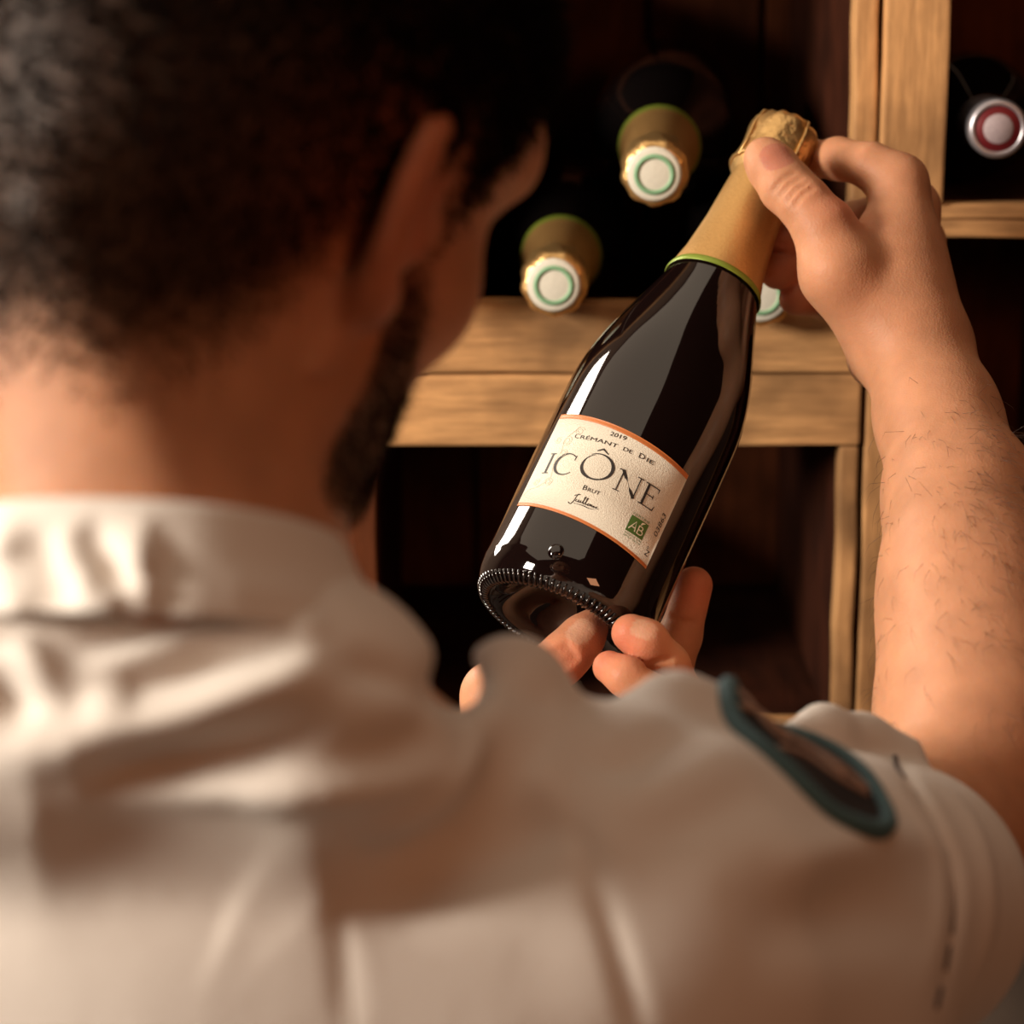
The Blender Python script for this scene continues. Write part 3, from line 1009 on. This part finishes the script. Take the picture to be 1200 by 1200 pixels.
# right arm
RS, RE, RW = C(740, 1080, 0.85), C(1168, 965, 1.12), C(1076, 430, 1.272)
body += chain([RS, C(960, 1050, 0.99), RE], [0.05, 0.046, 0.042], 0.03)
body += chain([C(1160, 960, 1.12), C(1158, 850, 1.135), C(1150, 720, 1.165), C(1128, 590, 1.205), C(1099, 490, 1.245), C(1080, 425, 1.27)],
              [0.045, 0.0445, 0.0405, 0.0330, 0.0262, 0.0245], 0.02)
body += [cone(C(1160, 850, 1.10), C(1120, 640, 1.16), 0.028, 0.018, 0.04)]
# right hand: palm slab
MI, MM, MR, MP = C(1054, 214, 1.300), C(1068, 243, 1.325), C(1076, 284, 1.345), C(1076, 330, 1.357)
palm = [cone(C(1072, 405, 1.272), MI, 0.021, 0.0125, 0.012), cone(C(1076, 405, 1.285), MM, 0.021, 0.0125, 0.012),
        cone(C(1072, 410, 1.297), MR, 0.020, 0.0120, 0.012), cone(C(1050, 415, 1.305), MP, 0.018, 0.0115, 0.012),
        cone(C(1026, 422, 1.298), C(1052, 350, 1.335), 0.0125, 0.014, 0.012),
        cone(C(1040, 395, 1.275), C(985, 322, 1.266), 0.020, 0.0185, 0.018),
        cone(C(1024, 305, 1.280), C(1054, 252, 1.300), 0.013, 0.012, 0.012),
        cone(C(1052, 300, 1.285), C(1066, 380, 1.268), 0.018, 0.020, 0.02)]
body.append(group(palm, 0.015))
thumbR = chain([C(984, 315, 1.266), C(966, 268, 1.268), C(942, 238, 1.272), C(922, 219, 1.278), C(905, 196, 1.284), C(897, 186, 1.287)], [0.0180, 0.0150, 0.0128, 0.0130, 0.0120, 0.0108], 0.004)
indexR = chain([MI, C(1020, 194, 1.306), C(982, 186, 1.325), C(952, 187, 1.345), C(930, 200, 1.357)], [0.0125, 0.0112, 0.0104, 0.0095, 0.0082], 0.004)
middleR = chain([MM, C(1000, 262, 1.378), C(945, 278, 1.362), C(916, 284, 1.330)], [0.0125, 0.0112, 0.0102, 0.0090], 0.004)
ringR = chain([MR, C(1012, 306, 1.388), C(952, 319, 1.362), C(911, 318, 1.322)], [0.012, 0.0110, 0.0102, 0.0092], 0.004)
pinkR = chain([MP, C(1022, 352, 1.385), C(965, 352, 1.365), C(932, 350, 1.328)], [0.0115, 0.0100, 0.0092, 0.0084], 0.004)
fing = [group(c, 0.0012) for c in (thumbR, indexR, middleR, ringR, pinkR)]
body.append(group(fing, 0.010))


def crease(pts, r=0.0007, k=0.0022, sink=0.0003):
    """fine skin fold cut along a line of the skin"""
    L_ = smooth_line([np.array([*p, 0.0]) for p in pts], 3)
    S = [hit(body, p[0], p[1], 1.1, 1.45) for p in L_]
    return [dict(p, op='s') for p in chain([q + AF * sink for q in S], [r] * len(S), k)]


cut = []
for t in np.linspace(0, 1, 4):
    cut += crease([(906 + 24 * t, 224 + 17 * t), (917 + 24 * t, 210 + 17 * t), (931 + 23 * t, 203 + 16 * t)], 0.0005, 0.0022, 0.0001)
body += cut

# left arm and hand, under the foot of the bottle
LE = C(330, 1330, 1.08)
body += chain([C(-310, 1110, 0.85), LE], [0.05, 0.045], 0.03)
body += chain([LE, C(560, 960, 1.19), C(598, 905, 1.21)], [0.045, 0.029, 0.027], 0.02)
KI, KM, KR, KP = C(770, 850, 1.265), C(785, 880, 1.240), C(780, 905, 1.215), C(765, 925, 1.19)
palmL = [cone(C(600, 900, 1.215), k_, 0.022, 0.0125, 0.012) for k_ in (KI, KM, KR, KP)] + [cone(C(600, 890, 1.205), C(585, 822, 1.195), 0.024, 0.0165, 0.015)]
body.append(group(palmL, 0.012))
body.append(cone(C(588, 850, 1.19), C(574, 808, 1.195), 0.014, 0.0105, 0.010))
thumbL = chain([C(590, 826, 1.195), C(625, 797, 1.199), C(655, 776, 1.203), C(668, 763, 1.205), C(683, 746, 1.209), C(693, 734, 1.213)], [0.0150, 0.0120, 0.0112, 0.0108, 0.0100, 0.0080], 0.004)
indexL = chain([KI, C(782, 800, 1.275), C(797, 745, 1.272), C(813, 686, 1.268)], [0.0125, 0.0112, 0.0102, 0.0092], 0.004)
middleL = chain([KM, C(802, 825, 1.205), C(781, 780, 1.192), C(757, 752, 1.186), C(739, 742, 1.186)], [0.0125, 0.0112, 0.0102, 0.0098, 0.0088], 0.004)
ringL = chain([KR, C(802, 855, 1.180), C(768, 817, 1.172), C(734, 793, 1.174), C(714, 782, 1.180)], [0.0120, 0.0104, 0.0092, 0.0088, 0.0076], 0.004)
pinkL = chain([KP, C(780, 895, 1.165), C(735, 870, 1.165), C(712, 862, 1.17)], [0.0110, 0.0095, 0.0085, 0.0075], 0.004)
body.append(group([group(c, 0.0012) for c in (thumbL, indexL, middleL, ringL, pinkL)], 0.008))
cut = []
for t in np.linspace(0, 1, 5):
    cut += crease([(641 + 22 * t, 768 - 14 * t), (650 + 20 * t, 776 - 13 * t), (656 + 21 * t, 786 - 13 * t)], 0.0007)
cut += crease([(758, 782), (770, 775), (785, 772)], 0.0006) + crease([(788, 722), (800, 728), (815, 730)], 0.0005)
body += cut

fx0, fx1 = C(530, 800, 1.19)[0], C(1200, 600, 1.22)[0] + 0.01
bxs = axis((-0.36, fx0, 0.0035 * RES), (fx0, fx1, 0.0013 * RES), (fx1, 0.33, 0.003 * RES))
bys = axis((0.58, 1.11, 0.0035 * RES), (1.11, 1.43, 0.0013 * RES))
zt = C(900, 150, 1.3)[2] + 0.02
zb_ = C(700, 830, 1.2)[2] - 0.005
bzs = axis((0.92, 1.15, 0.009 * RES), (1.15, zb_, 0.0035 * RES), (zb_, zt, 0.0013 * RES), (zt, 1.80, 0.0035 * RES))
Fg = grid_field(body, bxs, bys, bzs)
bV, bF = surface_nets(Fg, bxs, bys, bzs)
del Fg
bo = np_mesh('body', bV, bF, M['skin'], person)
bme = bo.data
nv = len(bme.vertices)
P = np.empty(nv * 3, np.float32); bme.vertices.foreach_get('co', P); P = P.reshape(-1, 3).astype(float)
Nn = np.empty(nv * 3, np.float32); bme.vertices.foreach_get('normal', Nn); Nn = Nn.reshape(-1, 3).astype(float)


def sstep(a, b, x):
    t = np.clip((x - a) / (b - a), 0, 1)
    return t * t * (3 - 2 * t)


def hair_mask(P):
    """returns scalp density 0..1 and beard density 0..1 in head coordinates"""
    l = (P - HO) @ HM
    r, f, u = l.T
    on_head = (np.linalg.norm(l - np.array([0, 0.0, 0.02]), axis=1) < 0.16)
    # hairline height as a function of front-back position on the side of the head
    line = np.interp(f, [-0.12, -0.075, -0.045, -0.028, -0.012, 0.012, 0.03, 0.05, 0.07, 0.10], [-0.078, -0.080, -0.062, -0.036, -0.006, 0.030, -0.005, 0.040, 0.075, 0.085])
    line = line - 0.012 * np.exp(-(r / 0.016) ** 2) * (f < -0.04)
    s = sstep(-0.010, 0.034, u - line) * on_head
    ear = (np.abs(r) > 0.0790 + 0.0025 * (u > 0.022)) & (f > -0.032) & (f < 0.02) & (u < 0.038)
    s = np.where(ear, 0, s)
    bl_ = np.interp(f, [0.0, 0.012, 0.03, 0.05, 0.075, 0.12], [-0.10, 0.0, -0.002, -0.036, -0.045, -0.030])
    b = sstep(-0.004, 0.012, bl_ - u) * sstep(0.0, 0.012, f) * sstep(-0.094, -0.074, u) * on_head
    b = np.where(ear, 0, b)
    return s, b


skin = np.array([0.50, 0.235, 0.128])
colr = np.tile(skin, (nv, 1))
sm_, bm_ = hair_mask(P)
colr = colr * (1 - 0.90 * sm_[:, None]) + np.array([0.018, 0.010, 0.007]) * 0.90 * sm_[:, None]
colr = colr * (1 - 0.75 * bm_[:, None]) + np.array([0.05, 0.022, 0.012]) * 0.75 * bm_[:, None]
def blush(c, rad, amt, tint=(0.60, 0.17, 0.10)):
    global colr
    w = np.exp(-((np.linalg.norm(P - c, axis=1) / rad) ** 2))[:, None] * amt
    colr = colr * (1 - w) + np.array(tint) * w
for p, q in [((985, 245, 1.265), .014), ((1012, 345, 1.265), .010), ((915, 320, 1.325), .014), ((938, 350, 1.335), .014), ((905, 290, 1.33), .013),
             ((705, 735, 1.21), .013), ((735, 745, 1.18), .014), ((712, 778, 1.18), .014), ((814, 690, 1.265), .014), ((660, 790, 1.20), .018)]:
    blush(C(*p), q, 0.6)
blush(H(0.078, -0.005, 0.008), 0.04, 0.65, (0.50, 0.12, 0.06))
def nail(c, axis_, side, nrm, ln, wd, tint):
    global colr
    d = P - c
    a = np.abs(d @ axis_) / ln; b = np.abs(d @ side) / wd; n_ = np.abs(d @ nrm)
    w = (sstep(1.0, 0.8, (a ** 3 + b ** 3)) * (n_ < 0.006) * ((Nn @ nrm) > 0.4))[:, None]
    colr = colr * (1 - w) + np.array(tint) * w
def unit(v): return v / np.linalg.norm(v)
ta = unit(C(893, 180, 1.29) - C(922, 219, 1.278))
tn = unit(np.cross(ta, np.cross(C(930, 175, 1.262) - C(900, 195, 1.284), ta)))
nail(C(908, 190, 1.275), ta, np.cross(ta, tn), tn, 0.0085, 0.0072, (0.44, 0.165, 0.105))
la = unit(C(695, 730, 1.213) - C(668, 763, 1.205)); ln_ = unit(np.cross(la, np.cross(C(660, 735, 1.19) - C(680, 748, 1.209), la)))
nail(C(681, 743, 1.200), la, np.cross(la, ln_), ln_, 0.0075, 0.0055, (0.58, 0.31, 0.20))
ma = unit(C(739, 742, 1.186) - C(757, 752, 1.186)); mn = unit(np.cross(ma, np.cross(C(762, 730, 1.175) - C(750, 748, 1.186), ma)))
nail(C(753, 741, 1.180), ma, np.cross(ma, mn), mn, 0.0060, 0.0050, (0.58, 0.30, 0.19))
ca = bme.color_attributes.new('tint', 'FLOAT_COLOR', 'POINT')
ca.data.foreach_set('color', np.concatenate([colr, np.ones((nv, 1))], 1).astype(np.float32).ravel())

# hair of the head and beard: short strands grown from the skin
fc = bF[rng.integers(0, len(bF), 0)] if False else bF
cen = P[fc].mean(1)
fn = Nn[fc].mean(1)
area = np.linalg.norm(np.cross(P[fc[:, 2]] - P[fc[:, 0]], P[fc[:, 3]] - P[fc[:, 1]]), axis=1) / 2
hs, hb = hair_mask(cen)


def strands(name, w, count, length, radius, flow, lean, m, parent, jitter=0.35, curl=0.0):
    pr = w * area
    pr = pr / pr.sum()
    idx = rng.choice(len(fc), count, p=pr)
    uv_ = rng.random((count, 2))
    q = P[fc[idx]]
    root = (q[:, 0] * (1 - uv_[:, :1]) + q[:, 1] * uv_[:, :1]) * (1 - uv_[:, 1:]) + (q[:, 3] * (1 - uv_[:, :1]) + q[:, 2] * uv_[:, :1]) * uv_[:, 1:]
    n_ = fn[idx]; n_ /= np.linalg.norm(n_, axis=1)[:, None] + 1e-9
    fl = flow(root)
    fl = fl - n_ * (fl * n_).sum(1)[:, None]
    fl /= np.linalg.norm(fl, axis=1)[:, None] + 1e-9
    d1 = n_ * (1 - lean) + fl * lean + rng.normal(0, jitter, (count, 3))
    d1 /= np.linalg.norm(d1, axis=1)[:, None]
    d2 = d1 + fl * (lean + 0.2) - n_ * curl + rng.normal(0, jitter * 0.6, (count, 3))
    d2 /= np.linalg.norm(d2, axis=1)[:, None]
    L_ = (length(idx) * (0.6 + 0.6 * rng.random(count)))[:, None]
    p0, p1 = root - n_ * 0.0004, root + d1 * L_ * 0.5
    p2 = p1 + d2 * L_ * 0.5
    sd = np.cross(d1, rng.normal(0, 1, (count, 3))); sd /= np.linalg.norm(sd, axis=1)[:, None] + 1e-9
    sd2 = np.cross(d1, sd)
    R3 = radius
    V = np.stack([p0 + sd * R3, p0 - sd * R3 * .5 + sd2 * R3 * .87, p0 - sd * R3 * .5 - sd2 * R3 * .87,
                  p1 + sd * R3 * .8, p1 - sd * R3 * .4 + sd2 * R3 * .7, p1 - sd * R3 * .4 - sd2 * R3 * .7, p2], 1).reshape(-1, 3)
    base = np.arange(count)[:, None] * 7
    tri = np.array([[0, 1, 4, 0, 4, 3], [1, 2, 5, 1, 5, 4], [2, 0, 3, 2, 3, 5]]).reshape(-1, 3)
    tri = np.concatenate([tri, [[3, 4, 6], [4, 5, 6], [5, 3, 6]]])
    T = (base[:, :, None] + tri[None]).reshape(-1, 3)
    me = bpy.data.meshes.new(name)
    me.vertices.add(len(V)); me.vertices.foreach_set('co', V.astype(np.float32).ravel())
    me.loops.add(T.size); me.loops.foreach_set('vertex_index', T.astype(np.int32).ravel())
    me.polygons.add(len(T)); me.polygons.foreach_set('loop_start', np.arange(len(T), dtype=np.int32) * 3)
    me.update(calc_edges=True)
    o = link_mesh(name, me, m, parent)
    o['kind'] = 'stuff'
    return o


def head_flow(root):
    l = (root - HO) @ HM
    return np.tile(-hu, (len(root), 1)) * 0.7 + np.where(l[:, 2:] > 0.07, 1, 0.25) * (-hf + 0 * root)


lc = (cen - HO) @ HM
hl_len = 0.0035 + 0.010 * sstep(0.0, 0.09, lc[:, 2])
strands('hair', hs, 45000, lambda i: hl_len[i], 0.00036, head_flow, 0.45, M['hair'], person)['label'] = 'short dark brown hair faded at the nape'
strands('beard', hb, 5000, lambda i: np.full(len(i), 0.004), 0.00025, lambda r_: np.tile(-hu + 0.4 * hf, (len(r_), 1)), 0.5, M['hair'], person)['label'] = 'short dark stubble beard'
# forearm hair
ax_ = RE - RW; La = np.linalg.norm(ax_); ax_ /= La
tpos = (cen - RW) @ ax_ / La
rad_ = np.linalg.norm(cen - RW - ((cen - RW) @ ax_)[:, None] * ax_, axis=1)
out = unit(np.cross(ax_, AF))
if out[0] < 0: out = -out
side_w = 0.15 + np.clip(fn @ unit(out * 0.6 - AF * 0.8), 0, 1)
wa = ((tpos > 0.02) & (tpos < 0.98) & (rad_ < 0.075) & (cen[:, 0] > 0.15)) * sstep(0.10, 0.35, tpos) * side_w
strands('arm_hair', wa, 1250, lambda i: np.full(len(i), 0.016), 0.00009, lambda r_: np.tile(ax_ + out * 0.25, (len(r_), 1)), 0.74, M['body_hair'], person, 0.30, 0.25)

# ------------------------------------------------------------------ jacket
jk = [cone(C(-330, 1190, 0.845), C(640, 1165, 0.845), 0.080, 0.078, 0.03),
      ell(C(160, 1600, 0.875), (0.195, 0.125, 0.26), None, 0.07),
      cone(C(190, 905, 0.805), C(200, 1080, 0.830), 0.052, 0.085, 0.03),
      cone(C(10, 862, 0.778), C(335, 862, 0.780), 0.0515, 0.0515, 0.012),
      cone(C(330, 960, 0.805), C(480, 1130, 0.845), 0.050, 0.055, 0.015),
      cone(C(60, 960, 0.805), C(-280, 1140, 0.85), 0.050, 0.062, 0.02),
      cone(C(710, 1110, 0.845), C(1035, 1062, 1.00), 0.080, 0.0560, 0.012),
      cone(C(560, 1330, 0.86), C(820, 1280, 0.90), 0.09, 0.07, 0.05),
      # left upper arm
      cone(C(-330, 1180, 0.845), C(330, 1360, 1.07), 0.072, 0.058, 0.03)]
# loose cloth bunched on the shoulder
jk += chain([C(440, 990, 0.762), C(505, 938, 0.780), C(556, 868, 0.805), C(600, 811, 0.835), C(622, 815, 0.875)], [0.008, 0.010, 0.0120, 0.0150, 0.014], 0.014)
jk += chain([C(795, 822, 0.875), C(826, 838, 0.885)], [0.008, 0.008], 0.03)


FOLDS = []


def fold(pts, h, w, surf=None):
    """a soft ridge (h > 0) or hollow (h < 0) of half-width w along a line on the cloth"""
    pl = smooth_line([np.array([*p, 0.0]) for p in pts], 5)
    FOLDS.append(([(surf or (lambda x, y: hit(jk, x, y)))(p[0], p[1]) for p in pl], h, w))


def fold_disp(Pq, folds):
    Pq = np.asarray(Pq, float)
    D = np.zeros(len(Pq))
    for S, h, w in folds:
        best = np.full(len(Pq), 9.0); tt = np.zeros(len(Pq)); n = len(S) - 1
        lo = np.min(S, 0) - 4 * w; hi = np.max(S, 0) + 4 * w
        m = np.where(((Pq > lo) & (Pq < hi)).all(1))[0]
        if len(m) == 0: continue
        q = Pq[m]; b = np.full(len(m), 9.0); t_ = np.zeros(len(m))
        for i in range(n):
            ab = S[i + 1] - S[i]
            t = np.clip(((q - S[i]) @ ab) / (ab @ ab + 1e-12), 0, 1)
            d = np.linalg.norm(q - S[i] - t[:, None] * ab, axis=1)
            u = d < b
            b = np.where(u, d, b); t_ = np.where(u, (i + t) / n, t_)
        tap = np.clip(np.sin(math.pi * np.clip(t_, 0.0, 1.0)), 0.0, 1)
        D[m] += h * tap * np.exp(-(b / w) ** 2)
    return D


# ridges fanning from the nape towards the shoulder, and the hollows between them
fold([(70, 805), (130, 785), (190, 766), (240, 752), (347, 736), (390, 738)], 0.0065, 0.006)
fold([(80, 757), (176, 736), (293, 725), (360, 724)], -0.005, 0.006)
fold([(80, 815), (187, 789), (267, 768), (350, 752)], -0.006, 0.006)
fold([(-30, 882), (53, 878), (133, 864), (213, 848), (293, 821), (363, 795), (430, 775)], 0.011, 0.008)
fold([(90, 908), (150, 900), (213, 890), (320, 864), (390, 815)], -0.009, 0.009)
fold([(20, 948), (160, 933), (267, 928), (331, 933), (427, 922), (507, 901), (530, 870)], 0.0065, 0.007)
fold([(360, 822), (400, 790), (440, 786), (485, 803), (515, 835)], -0.004, 0.006)
fold([(330, 885), (427, 890), (490, 872), (520, 850)], -0.006, 0.008)
fold([(425, 1000), (465, 975), (496, 955), (533, 907), (555, 859), (575, 815)], 0.007, 0.007)
fold([(390, 1050), (453, 1024), (533, 1003), (613, 965), (650, 935)], -0.011, 0.014)
fold([(40, 980), (110, 978), (200, 985), (320, 1000), (380, 1060)], -0.007, 0.024)
fold([(5, 752), (40, 785), (62, 835)], 0.006, 0.006)
fold([(-20, 790), (20, 820), (45, 850)], -0.006, 0.007)
fold([(95, 830), (130, 822), (160, 812)], 0.004, 0.005)
fold([(655, 860), (672, 930), (695, 1020), (722, 1110), (745, 1195), (752, 1240)], -0.0022, 0.0035)
fold([(388, 1000), (396, 1060), (404, 1150), (408, 1240)], -0.0015, 0.0035)
fold([(650, 850), (720, 890), (790, 862), (845, 830)], -0.005, 0.010)
fold([(560, 990), (640, 900), (655, 850), (640, 810)], 0.004, 0.010)
fold([(730, 1000), (800, 965), (880, 930), (930, 930)], -0.004, 0.011)
fold([(900, 1030), (960, 1008), (1040, 985), (1100, 990)], 0.0045, 0.009)
fold([(860, 1110), (940, 1075), (1020, 1060), (1100, 1085)], -0.007, 0.014)
fold([(1025, 870), (1048, 888), (1078, 924), (1104, 966), (1122, 1010), (1126, 1060), (1117, 1115), (1096, 1185)], -0.0045, 0.004)
fold([(1010, 885), (1035, 905), (1060, 940), (1085, 985), (1100, 1030), (1098, 1100), (1075, 1170)], 0.0025, 0.006)
fold([(1060, 890), (1120, 940), (1150, 1000), (1158, 1080), (1140, 1160)], 0.003, 0.008)
jk2 = list(jk) + [cone(C(532, 805, 0.76), C(540, 800, 0.95), 0.008, 0.008, 0.008, 's')]
sa = unit(C(1035, 1060, 1.00) - C(690, 1075, 0.83))
# white inner fold standing up behind the patch
jk2 += chain([C(930, 862, 0.985), C(965, 858, 1.0), C(1010, 868, 1.015), C(1060, 885, 1.02)], [0.006, 0.009, 0.009, 0.008], 0.010)

jxs = axis((-0.47, -0.22, 0.004 * RES), (-0.22, 0.34, 0.0027 * RES)); jys = axis((0.58, 1.17, 0.0027 * RES)); jzs = axis((0.80, 1.20, 0.008 * RES), (1.20, 1.60, 0.0027 * RES))
Fg = grid_field(jk2, jxs, jys, jzs)
Fg[:, :, 0] = 1.0
jV, jF = surface_nets(Fg, jxs, jys, jzs)
del Fg
jo = np_mesh('chef_jacket', jV, jF, M['fabric'], person)
jn = np.empty(len(jo.data.vertices) * 3, np.float32); jo.data.vertices.foreach_get('normal', jn); jn = jn.reshape(-1, 3)
jc = np.empty(len(jo.data.vertices) * 3, np.float32); jo.data.vertices.foreach_get('co', jc); jc = jc.reshape(-1, 3)
jc = jc + jn * fold_disp(jc, FOLDS)[:, None]
jo.data.vertices.foreach_set('co', jc.astype(np.float32).ravel()); jo.data.update()
jo['label'] = 'off-white cotton chef jacket with rolled short sleeves'

# stand collar
n_ = 220
ct = C(178, 622, 0.797); cb = C(190, 755, 0.795)
fd = unit(np.array([0.10, 1.0, -0.42])); sd_ = unit(np.array([1.0, -0.1, 0.0]))
V, F = [], []
rows = 15
for lay in (0, 1):
    for j in range(rows):
        t = j / (rows - 1)
        for i in range(n_):
            a = 2 * math.pi * i / n_
            rr = (0.0575 * (1 - t) + 0.0715 * t) - 0.003 * lay
            w = 0.0006 * math.sin(5 * a + 3 * t)
            c = ct * (1 - t) + cb * t
            V.append(c + sd_ * (rr + w) * math.cos(a) + fd * (rr + w) * 1.02 * math.sin(a))
idx = lambda l, j, i: l * rows * n_ + j * n_ + i % n_
for i in range(n_):
    for j in range(rows - 1):
        F.append((idx(0, j, i), idx(0, j + 1, i), idx(0, j + 1, i + 1), idx(0, j, i + 1)))
        F.append((idx(1, j, i), idx(1, j, i + 1), idx(1, j + 1, i + 1), idx(1, j + 1, i)))
    F.append((idx(0, 0, i), idx(0, 0, i + 1), idx(1, 0, i + 1), idx(1, 0, i)))
    F.append((idx(0, rows - 1, i), idx(1, rows - 1, i), idx(1, rows - 1, i + 1), idx(0, rows - 1, i + 1)))
V = np.array(V)
vd = (V - CAM) @ AF; vx = 600 + FPX * ((V - CAM) @ AR) / vd; vy = 600 - FPX * ((V - CAM) @ AU) / vd
front = np.where(vd < 0.80)[0]
def collar_pt(x, y): return V[front[np.argmin((vx[front] - x) ** 2 + (vy[front] - y) ** 2)]]
nj = len(FOLDS)
for pts, h_, w_ in [([(25, 600), (12, 640), (-5, 680)], 0.005, 0.005), ([(66, 612), (88, 665), (120, 700), (150, 728)], 0.006, 0.005), ([(95, 612), (125, 660), (150, 700)], -0.006, 0.005),
                    ([(165, 608), (172, 660), (176, 735)], 0.005, 0.004), ([(40, 620), (60, 670), (85, 715)], -0.005, 0.006), ([(30, 660), (20, 700), (30, 740)], 0.004, 0.005), ([(135, 620), (150, 650), (160, 690)], 0.003, 0.004),
                    ([(190, 612), (192, 670), (190, 735)], -0.002, 0.005), ([(200, 690), (300, 690), (390, 705)], 0.0015, 0.006)]:
    fold(pts, h_, w_, collar_pt)
cf = FOLDS[nj:]; del FOLDS[nj:]
axc = (ct + cb) / 2
rad_dir = V - axc; rad_dir -= ((rad_dir @ unit(cb - ct))[:, None]) * unit(cb - ct)
rad_dir /= np.linalg.norm(rad_dir, axis=1)[:, None]
V = V + rad_dir * fold_disp(V, cf)[:, None]
mesh_from('collar', list(V), F, M['fabric'], jo)


def settle(p, d, prims=None, n=120, reach=0.12):
    """slide point p along d onto the jacket"""
    ts = np.linspace(0, reach, n)
    q = p[None] + ts[:, None] * d[None]
    f = sdf_points(prims or jk2, q)
    i = int(np.argmax(f < 0))
    if f[i] >= 0: return q[int(np.argmin(f))]
    if i == 0: return q[0]
    t = f[i - 1] / (f[i - 1] - f[i])
    return q[i - 1] * (1 - t) + q[i] * t


# oval sleeve patch with embroidered rim and strokes
pA, pB = hit(jk2, 862, 842), hit(jk2, 1022, 938)
pc = (pA + pB) / 2
pn = unit(normal(jk2, hit(jk2, 958, 905)) + np.array([0.0, 0.0, 0.5]))
pu = unit(pB - pA); pn = unit(pn - pu * (pn @ pu)); pv = np.cross(pn, pu)
PU, PV = np.linalg.norm(pB - pA) * 0.55, 0.038
pc = pc + pv * 0.001
def patch_pt(u, v, off):
    p = pc + pu * u * PU + pv * v * PV
    s = settle(p + pn * 0.05, -pn)
    s = s + pn * fold_disp(s[None], FOLDS)[0]
    return s + pn * off
V, F = [], []
nr, na = 6, 40
V.append(patch_pt(0, 0, 0.0015))
for r in range(1, nr + 1):
    for i in range(na):
        a = 2 * math.pi * i / na
        V.append(patch_pt(r / nr * math.cos(a), r / nr * math.sin(a), 0.0015))
for i in range(na):
    F.append((0, 1 + i, 1 + (i + 1) % na))
    for r in range(nr - 1):
        b0 = 1 + r * na
        F.append((b0 + i, b0 + na + i, b0 + na + (i + 1) % na, b0 + (i + 1) % na))
mesh_from('sleeve_patch', V, F, M['patch'], jo)['label'] = 'dark oval sleeve patch'
mesh_from('patch_border', *tube_data([patch_pt(math.cos(a), math.sin(a), 0.0008) for a in np.linspace(0, 2 * math.pi, 57)[:-1]], 0.0036, 8, True), M['teal'], jo)['label'] = 'teal embroidered patch border'
lines = [[(-0.85, 0.15), (-0.3, 0.30), (0.3, 0.22), (0.8, 0.0)], [(-0.5, -0.30), (-0.1, -0.12), (0.3, -0.20), (0.75, -0.12)], [(-0.8, 0.45), (-0.35, 0.02), (0.05, 0.35), (0.45, -0.05)]]
parts = [tube_data([patch_pt(p[0], p[1], 0.0018) for p in smooth_line([np.array([*q, 0.]) for q in l], 6)], 0.0012, 6) for l in lines]
mesh_from('patch_lettering', *join_data(parts), M['thread'], jo)['label'] = 'beige embroidered strokes'


def seam(name, pts, r, m, off=0.0):
    L_ = smooth_line([np.array([*p, 0.0]) for p in pts], 8)
    S = np.array([hit(jk2, p[0], p[1]) for p in L_])
    S = S + np.array([normal(jk2, q) for q in S]) * (fold_disp(S, FOLDS)[:, None] + off)
    mesh_from(name, *tube_data(list(S), r, 6), m, jo)


seam('armhole_seam', [(655, 870), (672, 930), (695, 1020), (722, 1110), (745, 1195), (752, 1230)], 0.0004, M['fabric'])
seam('back_seam', [(388, 975), (396, 1060), (404, 1150), (408, 1230)], 0.0004, M['fabric'])

for pts in ([(1048, 888), (1062, 905)], [(1076, 922), (1092, 945), (1104, 966)], [(1113, 990), (1120, 1010)], [(1124, 1030), (1126, 1062), (1122, 1092)], [(1117, 1110), (1110, 1135)], [(1103, 1158), (1096, 1180)]):
    seam('cuff_stitching', pts, 0.0010, M['stitch'], 0.0005)

# trousers and shoes carry him to the floor, below the frame
hip = C(160, 1100, 0.88); hx, hy = hip[0], hip[1]
tr = [ell((hx, hy, 0.93), (0.175, 0.115, 0.13), None, 0.05)]
for s in (-1, 1):
    tr += chain([np.array([hx + s * 0.09, hy, 0.88]), np.array([hx + s * 0.105, hy + 0.01, 0.48]), np.array([hx + s * 0.11, hy - 0.005, 0.07])], [0.088, 0.066, 0.055], 0.03)
Fg = grid_field(tr, axis((hx - 0.3, hx + 0.3, 0.01)), axis((hy - 0.25, hy + 0.25, 0.01)), axis((0.0, 1.1, 0.012)))
ax3 = axis((hx - 0.3, hx + 0.3, 0.01)), axis((hy - 0.25, hy + 0.25, 0.01)), axis((0.0, 1.1, 0.012))
tV, tF = surface_nets(Fg, *ax3)
np_mesh('trousers', tV, tF, M['trouser'], person)
for s in (-1, 1):
    c = np.array([hx + s * 0.112, hy, 0.0])
    sh = [cone(c + [0, -0.05, 0.045], c + [s * 0.02, 0.16, 0.036], 0.042, 0.036, 0.02), cone(c + [0, -0.03, 0.05], c + [0, -0.02, 0.10], 0.042, 0.042, 0.02)]
    g3 = axis((c[0] - 0.1, c[0] + 0.1, 0.005)), axis((c[1] - 0.14, c[1] + 0.25, 0.005)), axis((-0.03, 0.16, 0.005))
    Fg = grid_field(sh, *g3)
    Fg = np.maximum(Fg, (0.002 - g3[2])[None, None, :])
    sV, sF = surface_nets(Fg, *g3)
    np_mesh('shoe', sV, sF, M['shoe'], person)
tag(person, 'man in an off-white chef jacket seen from behind, studying the bottle he holds', 'person')
